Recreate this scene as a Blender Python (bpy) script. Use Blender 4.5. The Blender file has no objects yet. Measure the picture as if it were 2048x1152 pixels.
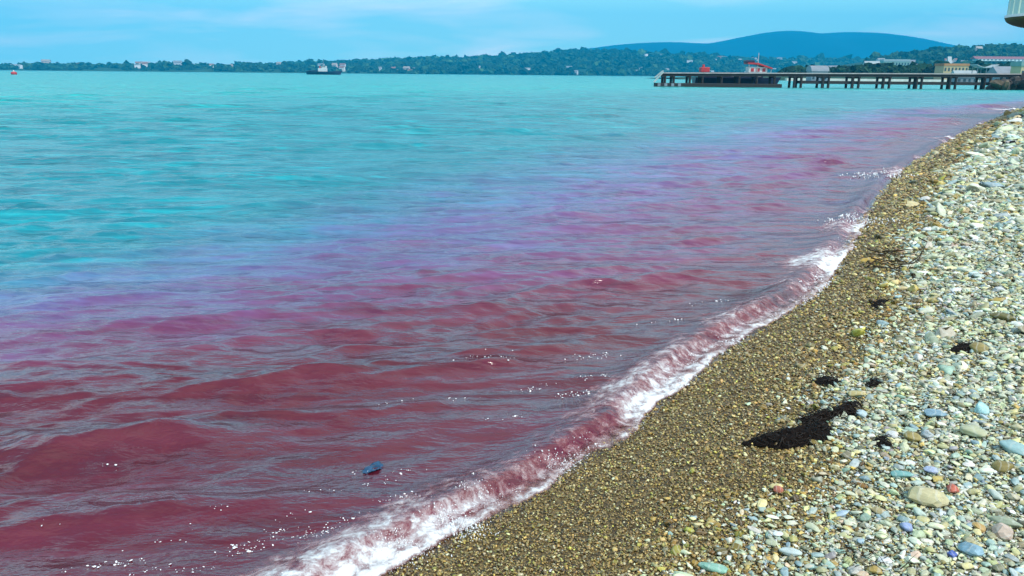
import bpy, bmesh, math, random
import numpy as np
from mathutils import Matrix, Vector, noise as mnoise

random.seed(7)
rng = np.random.default_rng(11)
scene = bpy.context.scene
C = scene.collection

# ------------------------------------------------------------------ camera
H = 1.9                      # eye height above the water
FPX, CX, CY = 1607.0, 1024.0, 576.0
PITCH = math.atan(427.6 / FPX)
ROLL = math.atan(0.0092)
_F = Vector((0, math.cos(PITCH), -math.sin(PITCH)))
_U0 = Vector((0, math.sin(PITCH), math.cos(PITCH)))
_R = Vector((1, 0, 0)) * math.cos(ROLL) + _U0 * math.sin(ROLL)
_U = _U0 * math.cos(ROLL) - Vector((1, 0, 0)) * math.sin(ROLL)
cam_d = bpy.data.cameras.new('camera')
cam_d.sensor_width = 36.0
cam_d.lens = FPX / 2048 * 36.0
cam_d.clip_start = 0.05
cam_d.clip_end = 40000
cam = bpy.data.objects.new('camera', cam_d)
C.objects.link(cam)
m = Matrix((( _R.x, _U.x, -_F.x, 0), (_R.y, _U.y, -_F.y, 0), (_R.z, _U.z, -_F.z, H), (0, 0, 0, 1)))
cam.matrix_world = m
scene.camera = cam

# ------------------------------------------------------------------ sun, sky, exposure
SUN_EL = math.radians(49)
SUN_AZ = math.radians(130)            # clockwise from +Y: to the right, a little behind
sun_dir = Vector((math.sin(SUN_AZ) * math.cos(SUN_EL), math.cos(SUN_AZ) * math.cos(SUN_EL), math.sin(SUN_EL)))
sun_d = bpy.data.lights.new('sun', 'SUN')
sun_d.energy = 4.4
sun_d.angle = math.radians(0.6)
sun_d.color = (1.0, 0.95, 0.86)
sun = bpy.data.objects.new('sun', sun_d)
sun.rotation_euler = (-sun_dir).to_track_quat('-Z', 'Y').to_euler()
sun.location = (20, -20, 40)
C.objects.link(sun)

world = bpy.data.worlds.new('World')
scene.world = world
world.use_nodes = True
wn = world.node_tree
wn.nodes.clear()


def N(nt, typ, **kw):
    n = nt.nodes.new(typ)
    for k, v in kw.items():
        setattr(n, k, v)
    return n


def mathn(nt, op, a, b=None, clamp=False):
    n = N(nt, 'ShaderNodeMath', operation=op, use_clamp=clamp)
    for i, v in enumerate((a, b)):
        if v is None:
            continue
        if isinstance(v, (int, float)):
            n.inputs[i].default_value = v
        else:
            nt.links.new(v, n.inputs[i])
    return n.outputs[0]


def mixc(nt, fac, a, b, blend='MIX'):
    n = N(nt, 'ShaderNodeMix', data_type='RGBA', blend_type=blend)
    for s, v in ((n.inputs[0], fac), (n.inputs[6], a), (n.inputs[7], b)):
        if isinstance(v, (int, float)):
            s.default_value = v
        elif isinstance(v, (tuple, list)):
            s.default_value = tuple(v) + (1,) * (4 - len(v))
        else:
            nt.links.new(v, s)
    return n.outputs[2]


def ramp(nt, fac, stops, interp='LINEAR'):
    n = N(nt, 'ShaderNodeValToRGB')
    cr = n.color_ramp
    cr.interpolation = interp
    while len(cr.elements) < len(stops):
        cr.elements.new(0.5)
    for e, (p, c) in zip(cr.elements, stops):
        e.position = p
        e.color = (c, c, c, 1) if isinstance(c, (int, float)) else tuple(c) + (1,) * (4 - len(c))
    nt.links.new(fac, n.inputs[0])
    return n.outputs[0]


def build_world():
    nt = wn
    sky = N(nt, 'ShaderNodeTexSky', sky_type='NISHITA', sun_disc=False)
    sky.sun_elevation = SUN_EL
    sky.sun_rotation = SUN_AZ
    sky.altitude = 0
    sky.air_density = 0.6
    sky.dust_density = 0.0
    sky.ozone_density = 6.0
    tint = mixc(nt, 1.0, sky.outputs[0], SKY_TINT, 'MULTIPLY')
    geo = N(nt, 'ShaderNodeTexCoord')
    sep = N(nt, 'ShaderNodeSeparateXYZ')
    nt.links.new(geo.outputs['Generated'], sep.inputs[0])
    zz = mathn(nt, 'ADD', mathn(nt, 'MAXIMUM', sep.outputs[2], 0.0), 0.12)
    cmb = N(nt, 'ShaderNodeCombineXYZ')
    nt.links.new(mathn(nt, 'DIVIDE', sep.outputs[0], zz), cmb.inputs[0])
    nt.links.new(mathn(nt, 'DIVIDE', sep.outputs[1], zz), cmb.inputs[1])
    nz = N(nt, 'ShaderNodeTexNoise')
    nz.inputs['Scale'].default_value = 0.75
    nz.inputs['Detail'].default_value = 7
    nz.inputs['Roughness'].default_value = 0.52
    nz.inputs['Distortion'].default_value = 0.5
    mp = N(nt, 'ShaderNodeMapping')
    mp.inputs['Location'].default_value = (7.7, 2.3, 0)
    nt.links.new(cmb.outputs[0], mp.inputs[0])
    nt.links.new(mp.outputs[0], nz.inputs['Vector'])
    cl = ramp(nt, nz.outputs[0], [(0.46, 0.0), (0.60, 0.45), (0.72, 1.0)])
    col = mixc(nt, cl, mixc(nt, ramp(nt, sep.outputs[2], [(0.0, .92), (.12, .82), (.38, .34), (.8, .22)]), tint, VEIL), CLOUD)
    bg = N(nt, 'ShaderNodeBackground')
    bg.inputs['Strength'].default_value = SKY_STR
    nt.links.new(col, bg.inputs[0])
    out = N(nt, 'ShaderNodeOutputWorld')
    nt.links.new(bg.outputs[0], out.inputs[0])


SKY_TINT = (0.92, 0.72, 1.60)
SKY_STR = 0.145
CLOUD = (14.0, 14.2, 13.4)
VEIL = (6.6, 12.8, 11.2)          # thin high overcast
build_world()

scene.view_settings.view_transform = 'Standard'
scene.view_settings.look = 'None'
scene.view_settings.exposure = 0.0
scene.view_settings.gamma = 1.0
scene.view_settings.use_curve_mapping = False
scene.render.engine = 'CYCLES'
cy = scene.cycles
cy.use_denoising = True
cy.max_bounces = 6
cy.diffuse_bounces = 2
cy.glossy_bounces = 2
cy.transmission_bounces = 2
cy.transparent_max_bounces = 12
cy.volume_bounces = 0
cy.caustics_reflective = False
cy.caustics_refractive = False


# ------------------------------------------------------------------ small tools
def ray(px, py):
    d = _R * (px - CX) + _U * (CY - py) + _F * FPX
    return d


def P(px, py, z=0.0):
    d = ray(px, py)
    t = (z - H) / d.z
    return Vector((d.x * t, d.y * t, z))


def Q(px, py, dist):
    """point on the pixel's ray at forward distance dist (world Y)"""
    d = ray(px, py)
    t = dist / d.y
    return Vector((d.x * t, d.y * t, H + d.z * t))


def smooth(a, b, x):
    t = np.clip((x - a) / (b - a), 0, 1)
    return t * t * (3 - 2 * t)


_tab = rng.random((256, 256))


def vnoise(x, y):
    xi = np.floor(x).astype(np.int64)
    yi = np.floor(y).astype(np.int64)
    fx, fy = x - xi, y - yi
    fx = fx * fx * (3 - 2 * fx)
    fy = fy * fy * (3 - 2 * fy)
    a = _tab[xi & 255, yi & 255]
    b = _tab[(xi + 1) & 255, yi & 255]
    c = _tab[xi & 255, (yi + 1) & 255]
    d = _tab[(xi + 1) & 255, (yi + 1) & 255]
    return (a * (1 - fx) + b * fx) * (1 - fy) + (c * (1 - fx) + d * fx) * fy


def fbm(x, y, o=4):
    s, a, t = 0.0, 1.0, 0.0
    for i in range(o):
        s = s + a * vnoise(x * 2 ** i + 17.3 * i, y * 2 ** i - 9.1 * i)
        t += a
        a *= 0.5
    return s / t - 0.5


def catmull(pts, n=10):
    pts = [np.array(p[:2], float) for p in pts]
    pts = [2 * pts[0] - pts[1]] + pts + [2 * pts[-1] - pts[-2]]
    out = []
    for i in range(1, len(pts) - 2):
        p0, p1, p2, p3 = pts[i - 1:i + 3]
        for k in range(n):
            t = k / n
            out.append(0.5 * ((2 * p1) + (-p0 + p2) * t + (2 * p0 - 5 * p1 + 4 * p2 - p3) * t * t + (-p0 + 3 * p1 - 3 * p2 + p3) * t ** 3))
    out.append(pts[-2])
    return np.array(out)


def sdist(poly, X, Y):
    """distance to a polyline, positive to the right of its direction; also the arc position 0..1"""
    X = np.asarray(X, float).ravel()
    Y = np.asarray(Y, float).ravel()
    best = np.full(X.shape, 1e18)
    sg = np.zeros_like(best)
    arc = np.zeros_like(best)
    L = np.r_[0, np.cumsum(np.hypot(*(poly[1:] - poly[:-1]).T))]
    for i in range(len(poly) - 1):
        a, b = poly[i], poly[i + 1]
        d = b - a
        l2 = d @ d + 1e-12
        dx, dy = X - a[0], Y - a[1]
        t = np.clip((dx * d[0] + dy * d[1]) / l2, 0, 1)
        ex, ey = dx - t * d[0], dy - t * d[1]
        q = ex * ex + ey * ey
        k = q < best
        best[k] = q[k]
        sg[k] = np.where(d[1] * dx[k] - d[0] * dy[k] >= 0, 1.0, -1.0)
        arc[k] = (L[i] + t[k] * (L[i + 1] - L[i])) / L[-1]
    return np.sqrt(best) * sg, arc


def mesh_from(name, verts, faces, smooth_shade=True):
    me = bpy.data.meshes.new(name)
    verts = np.asarray(verts, np.float32)
    faces = np.asarray(faces, np.int32)
    me.vertices.add(len(verts))
    me.vertices.foreach_set('co', verts.ravel())
    if len(faces):
        k = faces.shape[1]
        me.loops.add(len(faces) * k)
        me.loops.foreach_set('vertex_index', faces.ravel())
        me.polygons.add(len(faces))
        me.polygons.foreach_set('loop_start', np.arange(0, len(faces) * k, k, dtype=np.int32))
        me.polygons.foreach_set('loop_total', np.full(len(faces), k, np.int32))
        if smooth_shade:
            me.polygons.foreach_set('use_smooth', np.ones(len(faces), bool))
    me.update(calc_edges=True)
    return me


def fattr(me, name, arr):
    a = me.attributes.new(name, 'FLOAT', 'POINT')
    a.data.foreach_set('value', np.asarray(arr, np.float32).ravel())


def cattr(me, name, arr):
    a = me.attributes.new(name, 'FLOAT_COLOR', 'POINT')
    arr = np.asarray(arr, np.float32)
    if arr.shape[1] == 3:
        arr = np.c_[arr, np.ones(len(arr), np.float32)]
    a.data.foreach_set('color', arr.ravel())


def vattr(me, name, arr):
    a = me.attributes.new(name, 'FLOAT_VECTOR', 'POINT')
    a.data.foreach_set('vector', np.asarray(arr, np.float32).ravel())


def grid_faces(nr, nc, keep=None):
    i = np.arange(nr - 1)[:, None] * nc + np.arange(nc - 1)[None, :]
    f = np.stack([i, i + 1, i + 1 + nc, i + nc], -1).reshape(-1, 4)
    if keep is not None:
        f = f[keep[f].any(1)]
    return f


def link(name, me, mat=None, parent=None, label=None, cat=None, group=None, kind=None):
    o = bpy.data.objects.new(name, me)
    C.objects.link(o)
    if mat is not None and me is not None and not me.materials:
        me.materials.append(mat)
    if parent is not None:
        o.parent = parent
    for k, v in (('label', label), ('category', cat), ('group', group), ('kind', kind)):
        if v:
            o[k] = v
    return o


def empty(name, loc, rz=0.0, **kw):
    o = link(name, None, **kw)
    o.empty_display_size = 0.2
    o.location = loc
    o.rotation_euler = (0, 0, rz)
    return o


class MB:
    """collects boxes, tubes and prisms for ONE mesh"""

    def __init__(self):
        self.bm = bmesh.new()

    def box(self, c, s, rz=0.0, rx=0.0, ry=0.0):
        M = Matrix.Translation(c) @ Matrix.Rotation(rz, 4, 'Z') @ Matrix.Rotation(ry, 4, 'Y') @ Matrix.Rotation(rx, 4, 'X') @ Matrix.Diagonal((*s, 1))
        bmesh.ops.create_cube(self.bm, size=1, matrix=M)
        return self

    def tube(self, a, b, r0, r1=None, seg=10):
        a, b = Vector(a), Vector(b)
        r1 = r0 if r1 is None else r1
        d = b - a
        M = Matrix.Translation((a + b) / 2) @ d.to_track_quat('Z', 'Y').to_matrix().to_4x4()
        bmesh.ops.create_cone(self.bm, cap_ends=True, segments=seg, radius1=r0, radius2=r1, depth=d.length, matrix=M)
        return self

    def loft(self, rings, cap=True, closed=True):
        vs = [[self.bm.verts.new(p) for p in r] for r in rings]
        n = len(rings[0])
        for a, b in zip(vs[:-1], vs[1:]):
            for i in range(n if closed else n - 1):
                j = (i + 1) % n
                self.bm.faces.new((a[i], a[j], b[j], b[i]))
        if cap:
            self.bm.faces.new(vs[0][::-1])
            self.bm.faces.new(vs[-1])
        return self

    def bevel(self, w=0.02, seg=1):
        bmesh.ops.bevel(self.bm, geom=list(self.bm.edges), offset=w, segments=seg, affect='EDGES')
        return self

    def mesh(self, name, sm=False):
        bmesh.ops.recalc_face_normals(self.bm, faces=list(self.bm.faces))
        me = bpy.data.meshes.new(name)
        self.bm.to_mesh(me)
        self.bm.free()
        if sm:
            for p in me.polygons:
                p.use_smooth = True
        return me

    def build(self, name, mat, parent=None, sm=False, **kw):
        return link(name, self.mesh(name, sm), mat, parent, **kw)


def new_mat(name):
    mt = bpy.data.materials.new(name)
    mt.use_nodes = True
    nt = mt.node_tree
    nt.nodes.clear()
    out = N(nt, 'ShaderNodeOutputMaterial')
    return mt, nt, out


def paint(name, col, rough=0.6, var=0.25, scale=3.0, bump=0.15, metallic=0.0, spec=0.5):
    mt, nt, out = new_mat(name)
    b = N(nt, 'ShaderNodeBsdfPrincipled')
    tc = N(nt, 'ShaderNodeTexCoord')
    nz = N(nt, 'ShaderNodeTexNoise')
    nz.inputs['Scale'].default_value = scale
    nz.inputs['Detail'].default_value = 6
    nt.links.new(tc.outputs['Object'], nz.inputs['Vector'])
    f = ramp(nt, nz.outputs[0], [(0.3, 1 - var), (0.7, 1 + var * 0.4)])
    nt.links.new(mixc(nt, 1.0, col, f, 'MULTIPLY'), b.inputs['Base Color'])
    b.inputs['Roughness'].default_value = rough
    b.inputs['Metallic'].default_value = metallic
    b.inputs['Specular IOR Level'].default_value = spec
    bp = N(nt, 'ShaderNodeBump')
    bp.inputs['Strength'].default_value = bump
    bp.inputs['Distance'].default_value = 0.02
    nt.links.new(nz.outputs[0], bp.inputs['Height'])
    nt.links.new(bp.outputs[0], b.inputs['Normal'])
    nt.links.new(b.outputs[0], out.inputs[0])
    return mt


# ------------------------------------------------------------------ lines read off the shore
SHORE_PX = [(560, 1290), (780, 1152), (880, 1098), (960, 1048), (1090, 978), (1170, 922), (1270, 862), (1340, 795), (1440, 712), (1530, 652),
            (1640, 585), (1690, 515), (1730, 445), (1800, 350), (1870, 302), (1940, 262), (2000, 236), (2048, 214)]
shore_pts = [P(*p) for p in SHORE_PX]
d0 = shore_pts[0] - shore_pts[1]
d0.normalize()
shore_pts = [shore_pts[0] + Vector((-3.5, -5.0, 0)), shore_pts[0] + Vector((-.9, -1.2, 0))] + shore_pts
e = shore_pts[-1]
shore_pts += [e + Vector((9, 12, 0)), e + Vector((24, 26, 0)), e + Vector((48, 40, 0))]
SHORE = catmull(shore_pts, 8)

DRY_PX = [(1040, 1420), (1270, 1230), (1420, 1110), (1530, 985), (1585, 870), (1690, 735), (1755, 625), (1795, 490), (1855, 405), (1930, 312), (2002, 246), (2048, 223)]
dry_pts = [P(*p, z=0.16) for p in DRY_PX]
dry_pts = [dry_pts[0] + Vector((-3, -4, 0))] + dry_pts
e2 = dry_pts[-1]
dry_pts += [e2 + Vector((9, 12, 0)), e2 + Vector((24, 26, 0)), e2 + Vector((48, 40, 0))]
DRY = catmull(dry_pts, 8)

# outer edge of the red bloom and its dense core
BLOOM_PX = [(-1500, 850), (-700, 712), (0, 585), (350, 528), (700, 452), (1000, 380), (1300, 306), (1600, 248), (1850, 218), (2048, 201)]
bl = [P(*p) for p in BLOOM_PX]
bl += [bl[-1] + Vector((14, 16, 0)), bl[-1] + Vector((60, 50, 0))]
BLOOM = catmull(bl, 8)
CORE_PX = [(-1500, 1100), (-700, 900), (0, 735), (350, 690), (700, 640), (1000, 590), (1250, 560), (1450, 520), (1600, 470), (1720, 395), (1850, 300), (1960, 246), (2048, 213)]
co = [P(*p) for p in CORE_PX]
co += [co[-1] + Vector((12, 15, 0)), co[-1] + Vector((58, 48, 0))]
CORE = catmull(co, 8)


def beach_z(x, y):
    x, y = np.asarray(x, float), np.asarray(y, float)
    d, _ = sdist(SHORE, x, y)
    return beach_z_d(d, x, y), d


def beach_z_d(d, x, y):
    z = np.where(d < 0, 0.16 * d, np.where(d < 1.0, 0.135 * d, 0.135 + 0.05 * (d - 1.0)))
    z = np.where(d > 6, 0.385 + 0.02 * (d - 6), z)
    z = np.maximum(z, -2.5)
    k = smooth(0.1, 1.0, d)
    return z + k * (0.10 * fbm(x * 0.9, y * 0.9, 3) + 0.03 * fbm(x * 4, y * 4, 2)) + 0.008 * fbm(x * 9, y * 9, 2) * smooth(-0.2, 0.2, d)


def G(px, py):
    """pixel -> point on the beach surface"""
    z = 0.2
    for _ in range(12):
        p = P(px, py, z)
        zz, d = beach_z([p.x], [p.y])
        z = 0.5 * z + 0.5 * float(zz[0])
    return Vector((p.x, p.y, float(zz[0])))


# ------------------------------------------------------------------ water
CREST_PX = [  # points, height, back width, front width
    ([(-160, 925), (0, 893), (120, 872), (250, 862), (330, 857), (480, 864), (600, 888)], .105, .22, .13),
    ([(-160, 800), (0, 742), (150, 735), (300, 710), (430, 682), (560, 655), (650, 652)], .085, .26, .16),
    ([(400, 800), (470, 775), (560, 758), (660, 752), (760, 762)], .06, .16, .12),
    ([(560, 712), (640, 696), (720, 690), (820, 700)], .030, .14, .10),
    ([(640, 668), (720, 655), (790, 655), (880, 672)], .05, .16, .10),
    ([(330, 556), (450, 533), (600, 524), (720, 496), (870, 512)], .085, .30, .20),
    ([(480, 600), (580, 580), (700, 566), (830, 546), (1000, 541), (1100, 531), (1290, 535)], .07, .26, .18),
    ([(860, 626), (960, 606), (1040, 588), (1130, 570), (1260, 582)], .055, .22, .16),
    ([(930, 455), (1100, 431), (1200, 415), (1300, 428)], .10, .4, .28),
    ([(1240, 508), (1320, 502), (1400, 512)], .05, .2, .16),
    ([(420, 425), (560, 404), (640, 393), (780, 384), (860, 380)], .10, .5, .34),
    ([(-100, 470), (60, 458), (230, 455), (330, 440), (420, 424)], .07, .45, .3),
    ([(-100, 545), (60, 528), (200, 530), (320, 520)], .07, .3, .22),
    ([(60, 1085), (200, 1050), (350, 1008), (560, 988), (700, 975)], .035, .14, .10),
    ([(820, 640), (900, 632), (1000, 640)], .028, .14, .10),
    ([(1220, 665), (1330, 645), (1440, 640)], .035, .13, .09),
    ([(1060, 770), (1150, 755), (1260, 760)], .035, .11, .08),
    ([(700, 950), (820, 925), (960, 900)], .03, .12, .08),
    ([(1250, 425), (1340, 405), (1420, 405)], .06, .3, .22),
    ([(1780, 286), (1830, 278), (1890, 274)], .09, .4, .3),
    ([(0, 620), (140, 590), (300, 575), (380, 590)], .06, .24, .2),
    ([(900, 700), (1040, 680), (1160, 690)], .03, .12, .08),
    ([(1500, 380), (1580, 370), (1680, 372)], .05, .3, .25),
]


def wave_spectrum():
    W = []
    r = np.random.default_rng(5)
    for lam0, n, amp, spread in ((3.2, 8, .0056, 5), (1.7, 12, .0072, 6), (0.95, 14, .0066, 8), (0.55, 18, .0046, 12), (0.32, 22, .0032, 20), (0.18, 26, .0018, 32)):
        for _ in range(n):
            lam = lam0 * math.exp(r.normal(0, 0.22))
            ang = math.radians(13 + r.normal(0, spread))
            W.append((lam, amp * r.uniform(.6, 1.2) * (8 / n) ** .5, math.sin(ang), -math.cos(ang), r.uniform(0, 6.283)))
    return W


WAVES = wave_spectrum()


def bore(d, x, y, s):
    """little breaking wash along the shore"""
    ph = fbm(s * 40, s * 13 + 3, 3)
    c = -0.20 + 0.16 * ph
    a = 0.068 + 0.08 * fbm(s * 70 + 9, s * 3, 2)
    w = np.where(d < c, 0.17, 0.08)
    return np.maximum(a, 0.012) * np.exp(-((d - c) / w) ** 2)


def water_h(x, y, spacing):
    x = np.asarray(x, float).ravel()
    y = np.asarray(y, float).ravel()
    r = np.hypot(x, y)
    d = np.full(x.shape, -60.0)
    s = np.zeros(x.shape)
    near = (r < 130)
    d[near], s[near] = sdist(SHORE, x[near], y[near])
    damp = smooth(0.05, 1.6, -d) * 0.9 + 0.1
    h = np.zeros_like(x)
    gx = np.zeros_like(x)
    gy = np.zeros_like(x)
    mod = 0.45 + 1.2 * vnoise(x * 0.30 + 5, y * 0.55 + 3)
    far = .82 + .18 * smooth(4, 8, r) + 0.95 * smooth(9, 50, r)
    for lam, a, kx, ky, ph in WAVES:
        fil = smooth(2.2, 4.5, lam / spacing) * smooth(2600, 200, r)
        k = 2 * math.pi / lam
        t = k * (kx * x + ky * y) + ph
        A = a * fil * mod * damp * far
        h += A * np.sin(t)
        gx += A * np.cos(t) * kx
        gy += A * np.cos(t) * ky
    h = h + 2.0 * h * np.abs(h)
    for pts, A, wb, wf in CREST_PX:
        poly = catmull([P(*p, z=A * .5) for p in pts], 6)
        c0 = poly.mean(0)
        R = np.hypot(*(poly - c0).T).max() + 1.6
        k = np.hypot(x - c0[0], y - c0[1]) < R
        if not k.any():
            continue
        u, arc = sdist(poly, x[k], y[k])
        u = u + 0.10 * wb / 0.2 * fbm(x[k] * 2.2, y[k] * 2.2, 3)
        arc = arc
        tap = smooth(0, .3, arc) * smooth(1, .65, arc) * (0.75 + 0.6 * fbm(x[k] * 3 + 7, y[k] * 3, 2))
        u2 = np.where(u < 0, u / wb, u / (1.3 * wf))
        prof = np.exp(-np.abs(u2) ** 1.6) - 0.22 * np.exp(-((u - 2.0 * wf) / (1.2 * wf)) ** 2)
        h[k] += .60 * A * tap * prof * (1 + .5 * fbm(x[k] * 6, y[k] * 9, 2))
    kk = near & (np.abs(d) < 1.2)
    h[kk] += bore(d[kk], x[kk], y[kk], s[kk])
    q = 1.0
    return h, gx * q, gy * q, d, s


def build_water():
    r = np.r_[np.geomspace(1.15, 320, 1230), np.geomspace(330, 6300, 70)]
    a_in = np.linspace(-36.5, 36.5, 470)
    ang = np.radians(np.r_[np.linspace(-88, -38, 50), a_in, np.linspace(38, 88, 50)])
    rr, aa = np.meshgrid(r, ang, indexing='ij')
    x = (rr * np.sin(aa)).ravel()
    y = (rr * np.cos(aa)).ravel()
    dr = np.gradient(r)
    sp = np.repeat(np.maximum(dr, r * 0.0027), len(ang))
    h, gx, gy, d, s = water_h(x, y, sp)
    X, Y = x + gx * .8, y + gy * .8
    keep = d < 0.45
    pig_b = np.full(x.shape, -9.0)
    near = np.hypot(x, y) < 130
    b, _ = sdist(BLOOM, x[near], y[near])
    c, _ = sdist(CORE, x[near], y[near])
    wob = 0.35 * fbm(x[near] * 0.8, y[near] * 0.8, 3) * (1 + np.hypot(x[near], y[near]) * .05)
    b = b + wob
    c = c + wob
    rb = np.hypot(x[near], y[near])
    # 0 outside bloom .. 0.5 at the core edge .. 1 inside
    pig = np.where(c > 0, 0.5 + 0.5 * np.clip(c / (0.10 * rb + .35), 0, 1), 0.5 * np.clip(b / np.maximum(b - c, 0.05), -1, 1))
    pig_all = np.full(x.shape, -1.0)
    pig_all[near] = pig
    bz = beach_z_d(d, x, y)
    me = mesh_from('water', np.c_[X, Y, h], grid_faces(len(r), len(ang), keep))
    fattr(me, 'bloom', pig_all)
    fattr(me, 'depth', h - bz)
    fattr(me, 'shore', d)
    o = link('water', me, water_mat(), kind='structure')
    return o


def water_mat():
    mt, nt, out = new_mat('sea_water')
    L = nt.links
    at = N(nt, 'ShaderNodeAttribute', attribute_name='bloom')
    dp = N(nt, 'ShaderNodeAttribute', attribute_name='depth')
    geo = N(nt, 'ShaderNodeNewGeometry')
    mp = N(nt, 'ShaderNodeMapping')
    mp.inputs['Rotation'].default_value = (0, 0, math.radians(-13))
    mp.inputs['Scale'].default_value = (0.45, 1.0, 1.0)
    L.new(geo.outputs['Position'], mp.inputs[0])

    def noise(scale, detail, rough=.55, dist=0.0, vec=mp.outputs[0]):
        n = N(nt, 'ShaderNodeTexNoise')
        n.inputs['Scale'].default_value = scale
        n.inputs['Detail'].default_value = detail
        n.inputs['Roughness'].default_value = rough
        n.inputs['Distortion'].default_value = dist
        L.new(vec, n.inputs['Vector'])
        return n.outputs[0]
    n1 = noise(1.6, 5, .6, .6)
    fac = mathn(nt, 'ADD', at.outputs['Fac'], mathn(nt, 'MULTIPLY', mathn(nt, 'SUBTRACT', n1, .5), .55))
    fac = mathn(nt, 'MULTIPLY_ADD', fac, .5)
    fac.node.inputs[2].default_value = .5          # -1..1 -> 0..1
    base = ramp(nt, fac, WATER_RAMP)
    sh = N(nt, 'ShaderNodeAttribute', attribute_name='shore')
    deep = ramp(nt, mathn(nt, 'MULTIPLY', sh.outputs['Fac'], -1 / 60), [(.08, 0.0), (.5, .35), (1.0, 1.0)])
    deep = mathn(nt, 'MULTIPLY', deep, ramp(nt, fac, [(.3, 1.0), (.48, 0.0)]))
    base = mixc(nt, deep, base, (.001, .315, .33))
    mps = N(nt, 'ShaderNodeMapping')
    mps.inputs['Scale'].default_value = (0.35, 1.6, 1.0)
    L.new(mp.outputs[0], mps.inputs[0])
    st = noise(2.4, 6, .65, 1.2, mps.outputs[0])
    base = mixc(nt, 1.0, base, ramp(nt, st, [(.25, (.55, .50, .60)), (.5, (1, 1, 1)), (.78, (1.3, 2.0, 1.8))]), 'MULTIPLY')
    n2 = noise(.23, 3)
    base = mixc(nt, ramp(nt, n2, [(.35, 0.0), (.7, .35)]), base, mixc(nt, 1.0, base, (0.75, 1.0, .9), 'MULTIPLY'))
    # ripples
    ra = noise(7, 4, .6, .3)
    rb = noise(26, 3, .6, .2)
    rc = noise(1.7, 4, .6, .3)
    b0 = N(nt, 'ShaderNodeBump')
    b0.inputs['Strength'].default_value = .42
    b0.inputs['Distance'].default_value = .10
    L.new(rc, b0.inputs['Height'])
    bf = N(nt, 'ShaderNodeBump')
    bf.inputs['Strength'].default_value = .9
    bf.inputs['Distance'].default_value = .30
    L.new(noise(.55, 4, .6, .3), bf.inputs['Height'])
    L.new(bf.outputs[0], b0.inputs['Normal'])
    b1 = N(nt, 'ShaderNodeBump')
    b1.inputs['Strength'].default_value = .65
    b1.inputs['Distance'].default_value = .035
    L.new(ra, b1.inputs['Height'])
    L.new(b0.outputs[0], b1.inputs['Normal'])
    b2 = N(nt, 'ShaderNodeBump')
    b2.inputs['Strength'].default_value = .5
    b2.inputs['Distance'].default_value = .006
    L.new(rb, b2.inputs['Height'])
    L.new(b1.outputs[0], b2.inputs['Normal'])
    fr = N(nt, 'ShaderNodeFresnel')
    fr.inputs['IOR'].default_value = 1.36
    L.new(b2.outputs[0], fr.inputs['Normal'])
    F = ramp(nt, fr.outputs[0], [(0.0, 0.03), (0.022, 0.045), (0.06, 0.115), (0.17, 0.31), (0.4, 0.45), (1.0, 0.48)])
    df = N(nt, 'ShaderNodeBsdfDiffuse')
    L.new(base, df.inputs[0])
    L.new(b1.outputs[0], df.inputs['Normal'])
    gl = N(nt, 'ShaderNodeBsdfGlossy')
    gl.inputs['Roughness'].default_value = .19
    L.new(b2.outputs[0], gl.inputs['Normal'])
    mx = N(nt, 'ShaderNodeMixShader')
    L.new(F, mx.inputs[0])
    L.new(df.outputs[0], mx.inputs[1])
    L.new(gl.outputs[0], mx.inputs[2])
    tr = N(nt, 'ShaderNodeBsdfTransparent')
    tr.inputs[0].default_value = (.95, .86, .80, 1)
    mr = N(nt, 'ShaderNodeMixShader')
    gl2 = N(nt, 'ShaderNodeMixShader')
    L.new(F, gl2.inputs[0])
    L.new(tr.outputs[0], gl2.inputs[1])
    L.new(gl.outputs[0], gl2.inputs[2])
    opa = ramp(nt, mathn(nt, 'MULTIPLY', dp.outputs['Fac'], 10.0), [(0.0, 0.0), (0.06, 0.22), (0.38, 1.0)])
    L.new(opa, mr.inputs[0])
    L.new(gl2.outputs[0], mr.inputs[1])
    L.new(mx.outputs[0], mr.inputs[2])
    L.new(mr.outputs[0], out.inputs[0])
    return mt


WATER_RAMP = [(0.0, (0.003, 0.185, 0.245)), (0.38, (0.005, 0.17, 0.23)), (0.475, (0.05, 0.14, 0.25)), (0.56, (0.115, 0.090, 0.24)), (0.65, (0.140, 0.045, 0.140)),  # water pigment; lilac middle stops also paint in the reflected sky
              (0.76, (0.132, 0.018, 0.052)), (0.90, (0.118, 0.012, 0.031)), (1.0, (0.102, 0.008, 0.020))]
water = build_water()


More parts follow.
